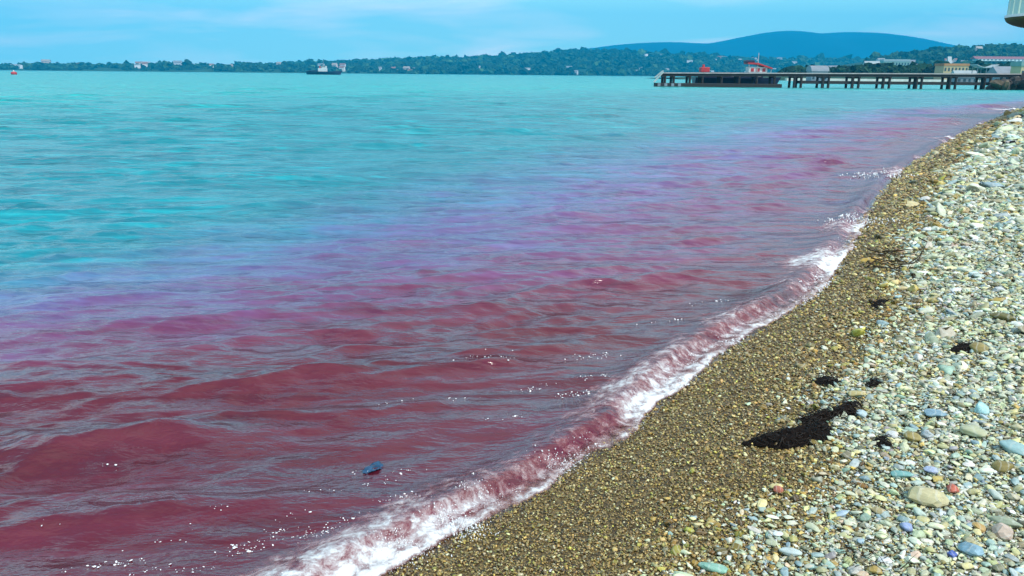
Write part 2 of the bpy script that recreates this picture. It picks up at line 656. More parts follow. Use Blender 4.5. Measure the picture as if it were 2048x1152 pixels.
# ------------------------------------------------------------------ beach
def beach_mat():
    mt, nt, out = new_mat('shingle_bed')
    L = nt.links
    b = N(nt, 'ShaderNodeBsdfPrincipled')
    geo = N(nt, 'ShaderNodeNewGeometry')
    dry = N(nt, 'ShaderNodeAttribute', attribute_name='dry')
    v = N(nt, 'ShaderNodeTexVoronoi')
    v.inputs['Scale'].default_value = 75
    L.new(geo.outputs['Position'], v.inputs['Vector'])
    v2 = N(nt, 'ShaderNodeTexVoronoi')
    v2.inputs['Scale'].default_value = 36
    L.new(geo.outputs['Position'], v2.inputs['Vector'])
    wetc = ramp(nt, v.outputs['Color'], [(.1, (.035, .020, .006)), (.5, (.10, .060, .015)), (.9, (.24, .16, .05))])
    dryc = ramp(nt, v2.outputs['Color'], [(.1, (.05, .045, .025)), (.5, (.13, .12, .07)), (.9, (.30, .28, .18))])
    L.new(mixc(nt, dry.outputs['Fac'], wetc, dryc), b.inputs['Base Color'])
    b.inputs['Roughness'].default_value = .55
    bp = N(nt, 'ShaderNodeBump', invert=True)
    bp.inputs['Strength'].default_value = .9
    bp.inputs['Distance'].default_value = .008
    L.new(v.outputs['Distance'], bp.inputs['Height'])
    L.new(bp.outputs[0], b.inputs['Normal'])
    L.new(b.outputs[0], out.inputs[0])
    return mt


def dryness(x, y):
    w, _ = sdist(DRY, x, y)
    r = np.hypot(x, y)
    w = w - .06 + (0.48 + .02 * r) * fbm(x * 1.5, y * 1.5, 3) + .20 * fbm(x * 6, y * 6, 2)
    return w


def build_beach():
    r = np.geomspace(0.25, 110, 520)
    ang = np.radians(np.linspace(-80, 100, 330))
    rr, aa = np.meshgrid(r, ang, indexing='ij')
    x = (rr * np.sin(aa)).ravel()
    y = (rr * np.cos(aa)).ravel()
    z, d = beach_z(x, y)
    me = mesh_from('shingle_beach', np.c_[x, y, z - .004], grid_faces(len(r), len(ang), d > -3.0))
    fattr(me, 'dry', smooth(-.25, .3, dryness(x, y)))
    return link('shingle_beach', me, beach_mat(), kind='structure')


beach = build_beach()


def stone_mat(name, source, rough=.45, wet=False):
    """source: INSTANCER colour of a scattered stone, or the object's own colour"""
    mt, nt, out = new_mat(name)
    L = nt.links
    b = N(nt, 'ShaderNodeBsdfPrincipled')
    if source == 'INSTANCER':
        c = N(nt, 'ShaderNodeAttribute', attribute_type='INSTANCER', attribute_name='tone').outputs['Color']
    else:
        c = N(nt, 'ShaderNodeObjectInfo').outputs['Color']
    tc = N(nt, 'ShaderNodeTexCoord')
    oi = N(nt, 'ShaderNodeObjectInfo')
    ad = N(nt, 'ShaderNodeVectorMath', operation='ADD')
    L.new(tc.outputs['Object'], ad.inputs[0])
    L.new(mathn(nt, 'MULTIPLY', oi.outputs['Random'], 40.0), ad.inputs[1])
    nz = N(nt, 'ShaderNodeTexNoise')
    nz.inputs['Scale'].default_value = 2.2
    nz.inputs['Detail'].default_value = 8
    nz.inputs['Roughness'].default_value = .7
    L.new(ad.outputs[0], nz.inputs['Vector'])
    wv = N(nt, 'ShaderNodeTexWave')
    wv.inputs['Scale'].default_value = .8
    wv.inputs['Distortion'].default_value = 6
    wv.inputs['Detail'].default_value = 3
    L.new(ad.outputs[0], wv.inputs['Vector'])
    col = mixc(nt, 1.0, c, ramp(nt, nz.outputs[0], [(.3, .62), (.7, 1.18)]), 'MULTIPLY')
    vein = ramp(nt, wv.outputs['Fac'], [(.86, 0.0), (.97, .45)])
    col = mixc(nt, vein, col, mixc(nt, .6, col, (.55, .55, .5)))
    L.new(col, b.inputs['Base Color'])
    b.inputs['Roughness'].default_value = rough
    b.inputs['Specular IOR Level'].default_value = .4
    L.new(b.outputs[0], out.inputs[0])
    return mt


def scatter(name, pts, rot, scl, col, mat, parent=None, subdiv=2, variants=5, rough=.28, kind='stuff', flat=False, **kw):
    """one object of many small pieces: points that geometry nodes turn into lumpy stones"""
    me = mesh_from(name, pts, np.zeros((0, 4), np.int32))
    vattr(me, 'turn', rot)
    vattr(me, 'size', scl)
    cattr(me, 'tone', col)
    a = me.attributes.new('pick', 'INT', 'POINT')
    a.data.foreach_set('value', rng.integers(0, variants, len(pts)).astype(np.int32))
    o = link(name, me, mat, parent, kind=kind, **kw)
    ng = bpy.data.node_groups.new(name, 'GeometryNodeTree')
    ng.interface.new_socket('Geometry', in_out='INPUT', socket_type='NodeSocketGeometry')
    ng.interface.new_socket('Geometry', in_out='OUTPUT', socket_type='NodeSocketGeometry')
    gi, go = N(ng, 'NodeGroupInput'), N(ng, 'NodeGroupOutput')
    iop = N(ng, 'GeometryNodeInstanceOnPoints')
    ng.links.new(gi.outputs[0], iop.inputs['Points'])
    j = N(ng, 'GeometryNodeJoinGeometry')
    for v in range(variants):
        ico = N(ng, 'GeometryNodeMeshIcoSphere')
        ico.inputs['Radius'].default_value = .5
        ico.inputs['Subdivisions'].default_value = subdiv
        sp = N(ng, 'GeometryNodeSetPosition')
        nz = N(ng, 'ShaderNodeTexNoise')
        nz.inputs['Scale'].default_value = 1.9
        nz.inputs['Detail'].default_value = 1.5
        pos = N(ng, 'GeometryNodeInputPosition')
        va = N(ng, 'ShaderNodeVectorMath', operation='ADD')
        va.inputs[1].default_value = (v * 7.1, v * 3.3, v * 5.7)
        ng.links.new(pos.outputs[0], va.inputs[0])
        ng.links.new(va.outputs[0], nz.inputs['Vector'])
        vs = N(ng, 'ShaderNodeVectorMath', operation='SUBTRACT')
        vs.inputs[1].default_value = (.5, .5, .5)
        ng.links.new(nz.outputs['Color'], vs.inputs[0])
        vm = N(ng, 'ShaderNodeVectorMath', operation='SCALE')
        vm.inputs['Scale'].default_value = rough * 2.2
        ng.links.new(vs.outputs[0], vm.inputs[0])
        ng.links.new(ico.outputs[0], sp.inputs['Geometry'])
        ng.links.new(vm.outputs[0], sp.inputs['Offset'])
        sm = N(ng, 'GeometryNodeSetShadeSmooth')
        sm.inputs['Shade Smooth'].default_value = not flat
        ng.links.new(sp.outputs[0], sm.inputs[0])
        st = N(ng, 'GeometryNodeSetMaterial')
        st.inputs['Material'].default_value = mat
        ng.links.new(sm.outputs[0], st.inputs[0])
        g2i = N(ng, 'GeometryNodeGeometryToInstance')
        ng.links.new(st.outputs[0], g2i.inputs[0])
        ng.links.new(g2i.outputs[0], j.inputs[0])
    ng.links.new(j.outputs[0], iop.inputs['Instance'])
    iop.inputs['Pick Instance'].default_value = True

    def named(nm, t):
        n = N(ng, 'GeometryNodeInputNamedAttribute', data_type=t)
        n.inputs[0].default_value = nm
        return n.outputs[0]
    ng.links.new(named('pick', 'INT'), iop.inputs['Instance Index'])
    eu = N(ng, 'FunctionNodeEulerToRotation')
    ng.links.new(named('turn', 'FLOAT_VECTOR'), eu.inputs[0])
    ng.links.new(eu.outputs[0], iop.inputs['Rotation'])
    ng.links.new(named('size', 'FLOAT_VECTOR'), iop.inputs['Scale'])
    ng.links.new(iop.outputs[0], go.inputs[0])
    md = o.modifiers.new('stones', 'NODES')
    md.node_group = ng
    return o


WET_TONES = np.array([1.25, 1.24, 1.02]) * np.array([(.17, .105, .024), (.235, .155, .045), (.12, .07, .016), (.30, .225, .085), (.20, .14, .06), (.34, .28, .15), (.085, .05, .018),
                      (.22, .19, .04), (.15, .13, .07), (.42, .37, .25)])
WET_P = np.array([.18, .18, .14, .12, .1, .06, .08, .09, .05, .06])
DRY_TONES = np.array([1.20, 1.26, 1.16]) * np.array([(.46, .45, .33), (.40, .40, .31), (.54, .52, .43), (.31, .36, .35), (.22, .29, .33), (.50, .43, .22), (.40, .36, .20), (.36, .39, .27),
                             (.26, .22, .14), (.60, .56, .50), (.32, .28, .28), (.17, .15, .10), (.24, .32, .28), (.50, .38, .28), (.32, .23, .07)])
DRY_P = np.array([.15, .13, .12, .10, .06, .09, .07, .08, .05, .05, .03, .03, .03, .02, .03])


def sample_stones(n_try, rmin, rmax, size_fn, want, rs, amin=-42, amax=47):
    """log-polar scatter, kept where want() says so"""
    r = np.exp(rs.uniform(math.log(rmin), math.log(rmax), n_try))
    a = np.radians(rs.uniform(amin, amax, n_try))
    x, y = r * np.sin(a), r * np.cos(a)
    z, d = beach_z(x, y)
    w = dryness(x, y)
    k = want(d, w, r, rs.random(n_try))
    x, y, z, d, w, r = x[k], y[k], z[k], d[k], w[k], r[k]
    return x, y, z, d, w, r


def stones(name, x, y, z, s, aspect, flat_k, tones, rs, mat, sink, **kw):
    n = len(x)
    asp = rs.uniform(*aspect, n)
    fl = rs.uniform(*flat_k, n)
    scl = np.c_[s * np.sqrt(asp), s / np.sqrt(asp), s * fl]
    rot = np.c_[rs.normal(0, .30, n), rs.normal(0, .30, n), rs.uniform(0, 6.283, n)]
    pts = np.c_[x, y, z + s * fl * sink]
    return scatter(name, pts, rot, scl, tones, mat, **kw)


def pick_tones(tones, p, n, rs, jit=.18):
    p = p / p.sum()
    c = tones[rs.choice(len(tones), n, p=p)]
    return np.clip(c * np.exp(rs.normal(0, jit, (n, 1))) * np.exp(rs.normal(0, .05, (n, 3))), .008, .75)


def blend_tones(x, y, w):
    n = len(x)
    k = rs.random(n) < smooth(-.45, .38, w + .45 * fbm(x * 1.1 + 40, y * 1.1, 3))
    return np.where(k[:, None], pick_tones(DRY_TONES, DRY_P, n, rs, .24), 1.15 * pick_tones(WET_TONES, WET_P, n, rs, .35))


SM_WET = stone_mat('wet_gravel', 'INSTANCER', .32)
SM_DRY = stone_mat('dry_pebble', 'INSTANCER', .6)
SM_OWN = stone_mat('pebble_stone', 'OBJECT', .55)

rs = np.random.default_rng(21)
# fine wet gravel
x, y, z, d, w, r = sample_stones(500000, 1.5, 60, None, lambda d, w, r, u: (d > -.30) & (d < 8) & (u < smooth(.75, -.3, w) * .92 + .14 * (w < 3)), rs)
s = np.maximum(.0075, .0024 * r) * np.exp(rs.normal(0, .36, len(x)))
stones('fine_gravel', x, y, z, s, (1.0, 1.9), (.5, .8), pick_tones(WET_TONES, WET_P, len(x), rs, .42), rs, SM_WET, .15, parent=beach, subdiv=1, rough=.30)
n_grav = len(x)
# dry pebbles, medium
x, y, z, d, w, r = sample_stones(560000, 1.5, 75, None, lambda d, w, r, u: (d > .25) & (u < smooth(-.45, .35, w)), rs)
s = np.maximum(.0105, .0030 * r) * np.exp(rs.normal(0, .52, len(x)))
stones('pebbles', x, y, z, s, (1.1, 2.1), (.35, .7), blend_tones(x, y, w), rs, SM_DRY, .22, parent=beach, subdiv=2, rough=.55)
n_peb = len(x)
# odd larger or paler stones lying in the wet gravel
print('gravel', n_grav, 'pebbles', n_peb)


# ------------------------------------------------------------------ stones one can pick out
def stone_mesh(seed, rough=.26, sub=3, angular=False):
    r = random.Random(seed)
    bm = bmesh.new()
    bmesh.ops.create_icosphere(bm, subdivisions=2 if angular else sub, radius=.5)
    off = Vector((r.uniform(0, 99), r.uniform(0, 99), r.uniform(0, 99)))
    for v in bm.verts:
        n = mnoise.noise_vector(v.co * 1.7 + off) * rough + mnoise.noise_vector(v.co * 4 + off) * rough * .22
        v.co += n * .5
    me = bpy.data.meshes.new('pebble')
    bm.to_mesh(me)
    bm.free()
    if not angular:
        for p in me.polygons:
            p.use_smooth = True
    me.materials.append(SM_OWN)
    return me


STONE_MESHES = [stone_mesh(i, .40) for i in range(10)]
ROUGH_STONES = [stone_mesh(50 + i, .5, 2, True) for i in range(4)]
rp = random.Random(3)

SINGLE = [  # px, py, length px, height/length in picture, turn, colour, label
    (1904, 985, 27, .8, .2, (.52, .085, .03), 'orange-red pebble beside the pale yellow slab', 'r'),
    (1855, 1004, 74, .55, .35, (.50, .43, .20), 'large flat pale yellow slab with the orange-red pebble next to it', 'r'),
    (1802, 954, 42, .36, .15, (.14, .38, .36), 'long turquoise oval pebble above and left of the pale yellow slab', 's'),
    (1862, 947, 27, .7, .1, (.36, .42, .62), 'lavender blocky pebble just above the pale yellow slab', 'r'),
    (1580, 1110, 48, .42, -.1, (.50, .60, .58), 'white and mint oval pebble lying at the edge of the brown gravel', 's'),
    (1425, 1143, 58, .42, -.2, (.22, .48, .36), 'big green oval pebble half buried in the brown gravel', 's'),
    (1903, 1114, 20, .7, .5, (.03, .09, .42), 'small deep blue stone touching the blue-grey slab', 'r'),
    (1940, 1108, 46, .62, -.6, (.19, .36, .46), 'pointed blue-grey slab next to the small deep blue stone', 'r'),
    (1812, 1060, 24, 1.1, 1.2, (.25, .33, .60), 'upright periwinkle blue pebble standing among yellowish ones', 's'),
    (2005, 1073, 36, .8, -.8, (.50, .36, .27), 'salmon pink block of stone tipped on its corner', 'r'),
    (2010, 1052, 56, .3, -.15, (.34, .39, .25), 'long sage green bar-shaped pebble above the salmon block', 's'),
    (2004, 640, 50, .3, -.15, (.14, .12, .02), 'dark olive elongated stone lying alone on the pale upper pebbles', 's'),
    (1712, 792, 34, .45, .05, (.52, .40, .12), 'ochre yellow pebble right above the thick end of the dark seaweed', 's'),
    (1722, 834, 25, .75, 0, (.40, .52, .55), 'pale blue round pebble touching the end of the dark seaweed', 's'),
    (1824, 880, 36, .6, .1, (.32, .24, .04), 'mustard brown pebble right of the white chalk block', 's'),
    (1784, 876, 24, .9, .2, (.58, .57, .55), 'white chalk block between the seaweed and the mustard pebble', 'r'),
    (1586, 1084, 24, .7, .2, (.45, .40, .08), 'small yellow stone above the white and mint oval pebble', 'r'),
    (1508, 1064, 30, .4, -.3, (.58, .52, .44), 'cream sliver of stone lying on dark wet gravel', 's'),
    (2004, 940, 34, .7, .2, (.26, .19, .03), 'olive brown rounded pebble near the shingle above the orange-red one', 's'),
    (1850, 403, 19, .9, .3, (.72, .66, .60), 'bright white stone on the wet strip edge far up the beach', 'r'),
    (1958, 702, 36, .6, .1, (.30, .22, .04), 'golden olive pebble beside a dark hollow in the pale shingle', 's'),
    (1556, 984, 20, .8, .2, (.46, .10, .04), 'small brick red chip on the brown gravel', 'r'),
    (1868, 832, 40, .45, .2, (.18, .34, .44), 'steel blue oval pebble in the middle of the pale shingle', 's'),
    (1945, 872, 56, .5, .1, (.46, .46, .25), 'broad straw coloured pebble with a green stone below it', 's'),
    (2030, 905, 62, .45, -.4, (.26, .44, .44), 'large blue-green slab at the edge of the shingle', 's'),
    (1760, 1028, 30, .5, .0, (.40, .30, .12), 'tan flat chip beside the twig tangle on the shingle', 'r'),
]
taken = []
for k, (px, py, ln, hr, turn, col, label, kd) in enumerate(SINGLE):
    p = G(px, py)
    dist = (p - Vector((0, 0, H))).length
    a = .80 * ln * dist / FPX
    g_ = sum(col) / 3
    col = tuple(.78 * c_ + .22 * g_ for c_ in col)
    el = math.asin((H - p.z) / dist)
    # picture height = depth * sin(el) + thickness * cos(el)
    th = a * min(.62, max(.3, hr * .75))
    dp = max(.4 * a, min(1.1 * a, (hr * a - th * math.cos(el) * .6) / math.sin(el)))
    o = link('pebble', (ROUGH_STONES if kd == 'r' else STONE_MESHES)[k % (4 if kd == 'r' else 10)], label=label, cat='pebble')
    o.scale = (a * 1.05, dp, th)
    o.location = p + Vector((0, 0, th * .36 + .006))
    o.rotation_euler = (rp.uniform(-.15, .15), rp.uniform(-.15, .15), turn + math.atan2(-p.x, p.y))
    o.color = (*col, 1)
    taken.append((p.x, p.y, a * .6))

cand = []
rs = np.random.default_rng(77)
x, y, z, d, w, r = sample_stones(16000, 1.9, 7.0, None, lambda d, w, r, u: (w > -.12) & (u < smooth(-.1, .5, w)), rs, -30, 36)
sz = .020 + .030 * rs.random(len(x)) ** 3
for i in np.argsort(-sz / r):
    v = Vector((x[i], y[i], z[i])) - Vector((0, 0, H))
    c = (v.dot(_R), v.dot(_U), v.dot(_F))
    u, t = CX + FPX * c[0] / c[2], CY - FPX * c[1] / c[2]
    if not (0 < u < 2060 and t < 1165):
        continue
    if any((x[i] - q[0]) ** 2 + (y[i] - q[1]) ** 2 < (q[2] + sz[i] * .55) ** 2 for q in taken):
        continue
    taken.append((x[i], y[i], sz[i] * .55))
    cand.append(i)
    if len(cand) >= 285:
        break
tones = pick_tones(DRY_TONES, DRY_P, len(cand), rs, .15)
for k, i in enumerate(cand):
    o = link('pebble', ROUGH_STONES[k % 4] if k % 3 == 0 else STONE_MESHES[k % 10], parent=beach)
    s_ = float(sz[i])
    asp = rp.uniform(1.1, 2.0)
    fl = rp.uniform(.28, .55)
    o.scale = (s_ * asp ** .5, s_ / asp ** .5, s_ * fl)
    o.location = (x[i], y[i], z[i] + s_ * fl * .38 + .004)
    o.rotation_euler = (rp.gauss(0, .2), rp.gauss(0, .2), rp.uniform(0, 6.28))
    o.color = (*[float(c) for c in tones[k]], 1)


# ------------------------------------------------------------------ seaweed and twigs
M_WEED = paint('dead_seaweed', (.007, .0035, .0025), .8, .5, 60, .8, spec=.12)
M_STRAND = paint('seaweed_strand', (.016, .008, .004), .6, .6, 40, .4, spec=.25)
M_TWIG = paint('dark_twig', (.045, .028, .014), .8, .4, 40, .5, spec=.2)


def in_poly(px, py, poly):
    ins = np.zeros(px.shape, bool)
    n = len(poly)
    for i in range(n):
        (x1, y1), (x2, y2) = poly[i], poly[(i + 1) % n]
        c = ((y1 > py) != (y2 > py)) & (px < (x2 - x1) * (py - y1) / (y2 - y1 + 1e-12) + x1)
        ins ^= c
    return ins


def seaweed(px_poly, height, label, step=.006, strands=90):
    pts = [G(*p) for p in px_poly]
    poly = [(p.x, p.y) for p in pts]
    cx, cy = np.mean([p[0] for p in poly]), np.mean([p[1] for p in poly])
    root = empty('seaweed_clump', (cx, cy, float(beach_z([cx], [cy])[0][0])), label=label, cat='seaweed')
    xs = np.arange(min(p[0] for p in poly) - .04, max(p[0] for p in poly) + .04, step)
    ys = np.arange(min(p[1] for p in poly) - .04, max(p[1] for p in poly) + .04, step)
    X, Y = np.meshgrid(xs, ys, indexing='ij')
    xx, yy = X.ravel(), Y.ravel()
    loop = np.array(poly + [poly[0]])
    dist = np.abs(sdist(loop, xx, yy)[0])
    ins = in_poly(xx, yy, poly)
    sd = np.where(ins, dist, -dist) + .030 * fbm(xx * 22, yy * 22, 3) + .02 * fbm(xx * 70, yy * 70, 2)
    h = height * np.clip(sd / .05, -.6, 1) * (.75 + 1.0 * fbm(xx * 30, yy * 30, 3)) + .012 * fbm(xx * 90, yy * 90, 2) + .012
    bz = beach_z(xx, yy)[0]
    keep = sd > -.012
    link('mass', mesh_from('mass', np.c_[xx - cx, yy - cy, bz + h - root.location.z], grid_faces(len(xs), len(ys), keep)), M_WEED, root)
    r = random.Random(len(px_poly) + int(px_poly[0][0]))
    idx = np.where(sd > 0)[0]
    cu = bpy.data.curves.new('strands', 'CURVE')
    cu.dimensions = '3D'
    cu.bevel_depth = .0022
    cu.bevel_resolution = 1
    for _ in range(strands):
        i = r.choice(list(idx))
        x, y = xx[i], yy[i]
        a = r.uniform(0, 6.28)
        sp = cu.splines.new('POLY')
        n = 9
        sp.points.add(n - 1)
        for k in range(n):
            z = float(beach_z([x], [y])[0][0]) + .014 + r.uniform(0, .012) + height * .5 * max(0, 1 - k / 5)
            sp.points[k].co = (x - cx, y - cy, z - root.location.z, 1)
            sp.points[k].radius = 1.2 - k / n
            a += r.gauss(0, .45)
            x += math.cos(a) * .014
            y += math.sin(a) * .014
    link('strands', cu, M_STRAND, root, kind='stuff')
    return root


seaweed([(1490, 889), (1520, 877), (1560, 867), (1600, 858), (1648, 845), (1658, 857), (1652, 880), (1620, 886), (1575, 898), (1530, 893)], .030,
        'long black seaweed clump tapering towards the water, the lower and larger of two')
seaweed([(1598, 842), (1650, 826), (1690, 811), (1718, 805), (1716, 829), (1690, 837), (1654, 842), (1620, 851)], .034,
        'black seaweed clump whose thick end touches a pale blue pebble, above the larger clump')
seaweed([(1628, 765), (1650, 755), (1680, 766), (1655, 771)], .016, 'small flat dark seaweed scrap on brown gravel above the two black clumps', strands=14)
seaweed([(1738, 768), (1750, 758), (1756, 764), (1744, 774)], .014, 'tiny dark seaweed scrap where brown gravel meets pale shingle', strands=8)
seaweed([(1752, 886), (1766, 878), (1776, 892), (1762, 898)], .016, 'small round reddish black weed scrap left of the white chalk block', strands=8)
seaweed([(1900, 702), (1930, 690), (1965, 686), (1950, 700), (1915, 708)], .020, 'dark weed scrap in the pale shingle beside a golden olive pebble', strands=12)  # weed mesh used as the dark of a hollow between stones
seaweed([(1742, 612), (1752, 602), (1778, 602), (1770, 612), (1752, 618)], .022, 'dark brown weed scrap on the inner edge of the wet strip', .01, 12)
seaweed([(1998, 288), (2008, 285), (2012, 290), (2002, 292)], .09, 'smaller of two black weed heaps far up the beach', .03, 10)
seaweed([(2014, 291), (2030, 288), (2034, 292), (2018, 295)], .11, 'larger of two black weed heaps far up the beach', .03, 10)
seaweed([(2026, 236), (2040, 231), (2052, 238), (2044, 246), (2030, 244)], .12, 'brownish weed heap where the shingle meets the sea at its far end', .06, 10)


def twig_mesh(seed):
    r = random.Random(seed)
    mb = MB()
    n, seg = 8, 5
    p, a, rings = Vector((-.5, 0, 0)), r.uniform(-.3, .3), []
    for k in range(n):
        rad = .016 * (1.15 - k / n)
        d = Vector((math.cos(a), math.sin(a), r.uniform(-.15, .15)))
        sd = Vector((-d.y, d.x, 0)).normalized()
        up = d.cross(sd).normalized()
        rings.append([p + (sd * math.cos(t) + up * math.sin(t)) * rad for t in [6.283 * i / seg for i in range(seg)]])
        p = p + d * (1 / n)
        a += r.gauss(0, .28)
    return mb.loft(rings).mesh('twig', True)


TWIGS = [twig_mesh(i) for i in range(6)]
for t_ in TWIGS:
    t_.materials.append(M_TWIG)


def tangle(px, py, wpx, hpx, n, length, label):
    c = G(px, py)
    root = empty('twig_tangle', c, label=label, cat='twigs')
    r = random.Random(int(px))
    for k in range(n):
        p = G(px + r.gauss(0, wpx / 2.5), py + r.gauss(0, hpx / 2.5))
        o = link('twig', TWIGS[k % 6], parent=root)
        L_ = length * r.uniform(.5, 1.2)
        o.scale = (L_, L_, L_)
        o.location = p - c + Vector((0, 0, .02 + r.uniform(0, .02)))
        o.rotation_euler = (r.uniform(0, 6), r.gauss(0, .12), r.gauss(.4, .6))


tangle(1800, 522, 80, 40, 26, .42, 'tangle of dark driftwood twigs at the inner edge of the wet strip')
tangle(1735, 1112, 70, 36, 22, .12, 'tangle of dark thin twigs on the near shingle below the tan chip')


# ------------------------------------------------------------------ foam along the wash
def foam_mat():
    mt, nt, out = new_mat('foam')
    L = nt.links
    geo = N(nt, 'ShaderNodeNewGeometry')
    den = N(nt, 'ShaderNodeAttribute', attribute_name='froth')
    sc = N(nt, 'ShaderNodeAttribute', attribute_name='grain')
    wn_ = N(nt, 'ShaderNodeTexNoise')
    wn_.inputs['Scale'].default_value = 6
    wn_.inputs['Detail'].default_value = 4
    L.new(geo.outputs['Position'], wn_.inputs['Vector'])
    vs = N(nt, 'ShaderNodeVectorMath', operation='SCALE')
    vs.inputs['Scale'].default_value = .16
    L.new(wn_.outputs['Color'], vs.inputs[0])
    va = N(nt, 'ShaderNodeVectorMath', operation='ADD')
    L.new(geo.outputs['Position'], va.inputs[0])
    L.new(vs.outputs[0], va.inputs[1])

    def ridged(scale, lo, hi):
        v = N(nt, 'ShaderNodeTexNoise', noise_type='RIDGED_MULTIFRACTAL')
        v.inputs['Detail'].default_value = 3
        v.inputs['Roughness'].default_value = .55
        L.new(va.outputs[0], v.inputs['Vector'])
        L.new(mathn(nt, 'MULTIPLY', sc.outputs['Fac'], scale), v.inputs['Scale'])
        return ramp(nt, mathn(nt, 'MULTIPLY', v.outputs[0], .5), [(lo, 0.0), (hi, 1.0)])
    la = mathn(nt, 'MAXIMUM', ridged(15, .36, .62), mathn(nt, 'MULTIPLY', ridged(42, .38, .64), .9))
    nz = N(nt, 'ShaderNodeTexNoise')
    nz.inputs['Scale'].default_value = 10
    nz.inputs['Detail'].default_value = 7
    nz.inputs['Roughness'].default_value = .75
    L.new(va.outputs[0], nz.inputs['Vector'])
    k = mathn(nt, 'ADD', den.outputs['Fac'], mathn(nt, 'MULTIPLY', mathn(nt, 'SUBTRACT', nz.outputs[0], .5), 1.5))
    tot = mathn(nt, 'ADD', k, mathn(nt, 'MULTIPLY', la, mathn(nt, 'MULTIPLY', den.outputs['Fac'], 1.1)))
    al = ramp(nt, tot, [(.46, 0.0), (.80, .5), (1.35, .95)])
    gate = ramp(nt, den.outputs['Fac'], [(.02, 0.0), (.2, 1.0)])
    al = mathn(nt, 'MULTIPLY', al, gate)
    b = N(nt, 'ShaderNodeBsdfPrincipled')
    b.inputs['Roughness'].default_value = .7
    L.new(mixc(nt, ramp(nt, al, [(.15, 0.0), (.6, 1.0)]), (.60, .24, .25), (.86, .85, .87)), b.inputs['Base Color'])
    bp = N(nt, 'ShaderNodeBump')
    bp.inputs['Strength'].default_value = .8
    bp.inputs['Distance'].default_value = .02
    L.new(tot, bp.inputs['Height'])
    L.new(bp.outputs[0], b.inputs['Normal'])
    tr = N(nt, 'ShaderNodeBsdfTransparent')
    mx = N(nt, 'ShaderNodeMixShader')
    L.new(al, mx.inputs[0])
    L.new(tr.outputs[0], mx.inputs[1])
    L.new(b.outputs[0], mx.inputs[2])
    L.new(mx.outputs[0], out.inputs[0])
    return mt


def shore_frame():
    seg = np.hypot(*(SHORE[1:] - SHORE[:-1]).T)
    cum = np.r_[0, np.cumsum(seg)]
    s, lst = 0.0, []
    while s < cum[-1]:
        x = np.interp(s, cum, SHORE[:, 0])
        y = np.interp(s, cum, SHORE[:, 1])
        r = math.hypot(x, y)
        if r < 70 and y > .6:
            lst.append(s)
        s += max(.009, .0036 * r)
    s = np.array(lst)
    x = np.interp(s, cum, SHORE[:, 0])
    y = np.interp(s, cum, SHORE[:, 1])
    e = .25
    tx = np.interp(s + e, cum, SHORE[:, 0]) - np.interp(s - e, cum, SHORE[:, 0])
    ty = np.interp(s + e, cum, SHORE[:, 1]) - np.interp(s - e, cum, SHORE[:, 1])
    l = np.hypot(tx, ty)
    return s, x, y, ty / l, -tx / l            # normal points to the land


def build_foam():
    s, x, y, nx, ny = shore_frame()
    r = np.hypot(x, y)
    W = (.48 + .045 * r) * (.9 + .9 * fbm(s * 1.3, s * 0 + 2, 3))
    front = .03 + .14 * fbm(s * 2.3, s * 0 + 9, 4)
    T = np.linspace(0, 1, 64)
    dd = front[:, None] - W[:, None] * T[None, :]
    X = x[:, None] + nx[:, None] * dd
    Y = y[:, None] + ny[:, None] * dd
    fx, fy = X.ravel(), Y.ravel()
    h = water_h(fx, fy, np.maximum(.0043 * np.hypot(fx, fy), .01))[0]
    bz = beach_z(fx, fy)[0]
    S = np.repeat(s[:, None], len(T), 1).ravel()
    TT = np.repeat(T[None, :], len(s), 0).ravel()
    RR = np.repeat(r[:, None], len(T), 1).ravel()
    lip = smooth(0, .05, TT) * smooth(.25, .07, TT)
    tail = smooth(.10, .22, TT) * smooth(1.0, .45, TT)
    amt = .72 + .9 * fbm(S * .9 + 3, S * 0 + 31, 3)
    far = 1 - .75 * smooth(9, 16, RR) * smooth(-.15, .25, .18 - fbm(S * .35, S * 0 + 71, 2))
    den = (1.12 * lip + .84 * tail) * amt * far
    froth = lip * (.020 + .03 * fbm(fx * 9, fy * 9, 3) + .03 * fbm(fx * 28, fy * 28, 3)) + tail * .018 * fbm(fx * 16, fy * 16, 3)
    z = np.maximum(h, bz) + .006 + np.maximum(froth, 0) * smooth(0, .06, TT)
    me = mesh_from('sea_foam', np.c_[fx, fy, z], grid_faces(len(s), len(T)))
    fattr(me, 'froth', den)
    fattr(me, 'grain', 1.0 / np.maximum(1.0, RR / 4.5))
    o = link('sea_foam', me, foam_mat(), kind='stuff', label='white lacy foam of the wash along the waterline', cat='foam')
    return o, (s, x, y, nx, ny, front, W)


foam, FR = build_foam()
M_BEAD = paint('foam_bead', (.85, .85, .87), .5, .05, 5, .1)


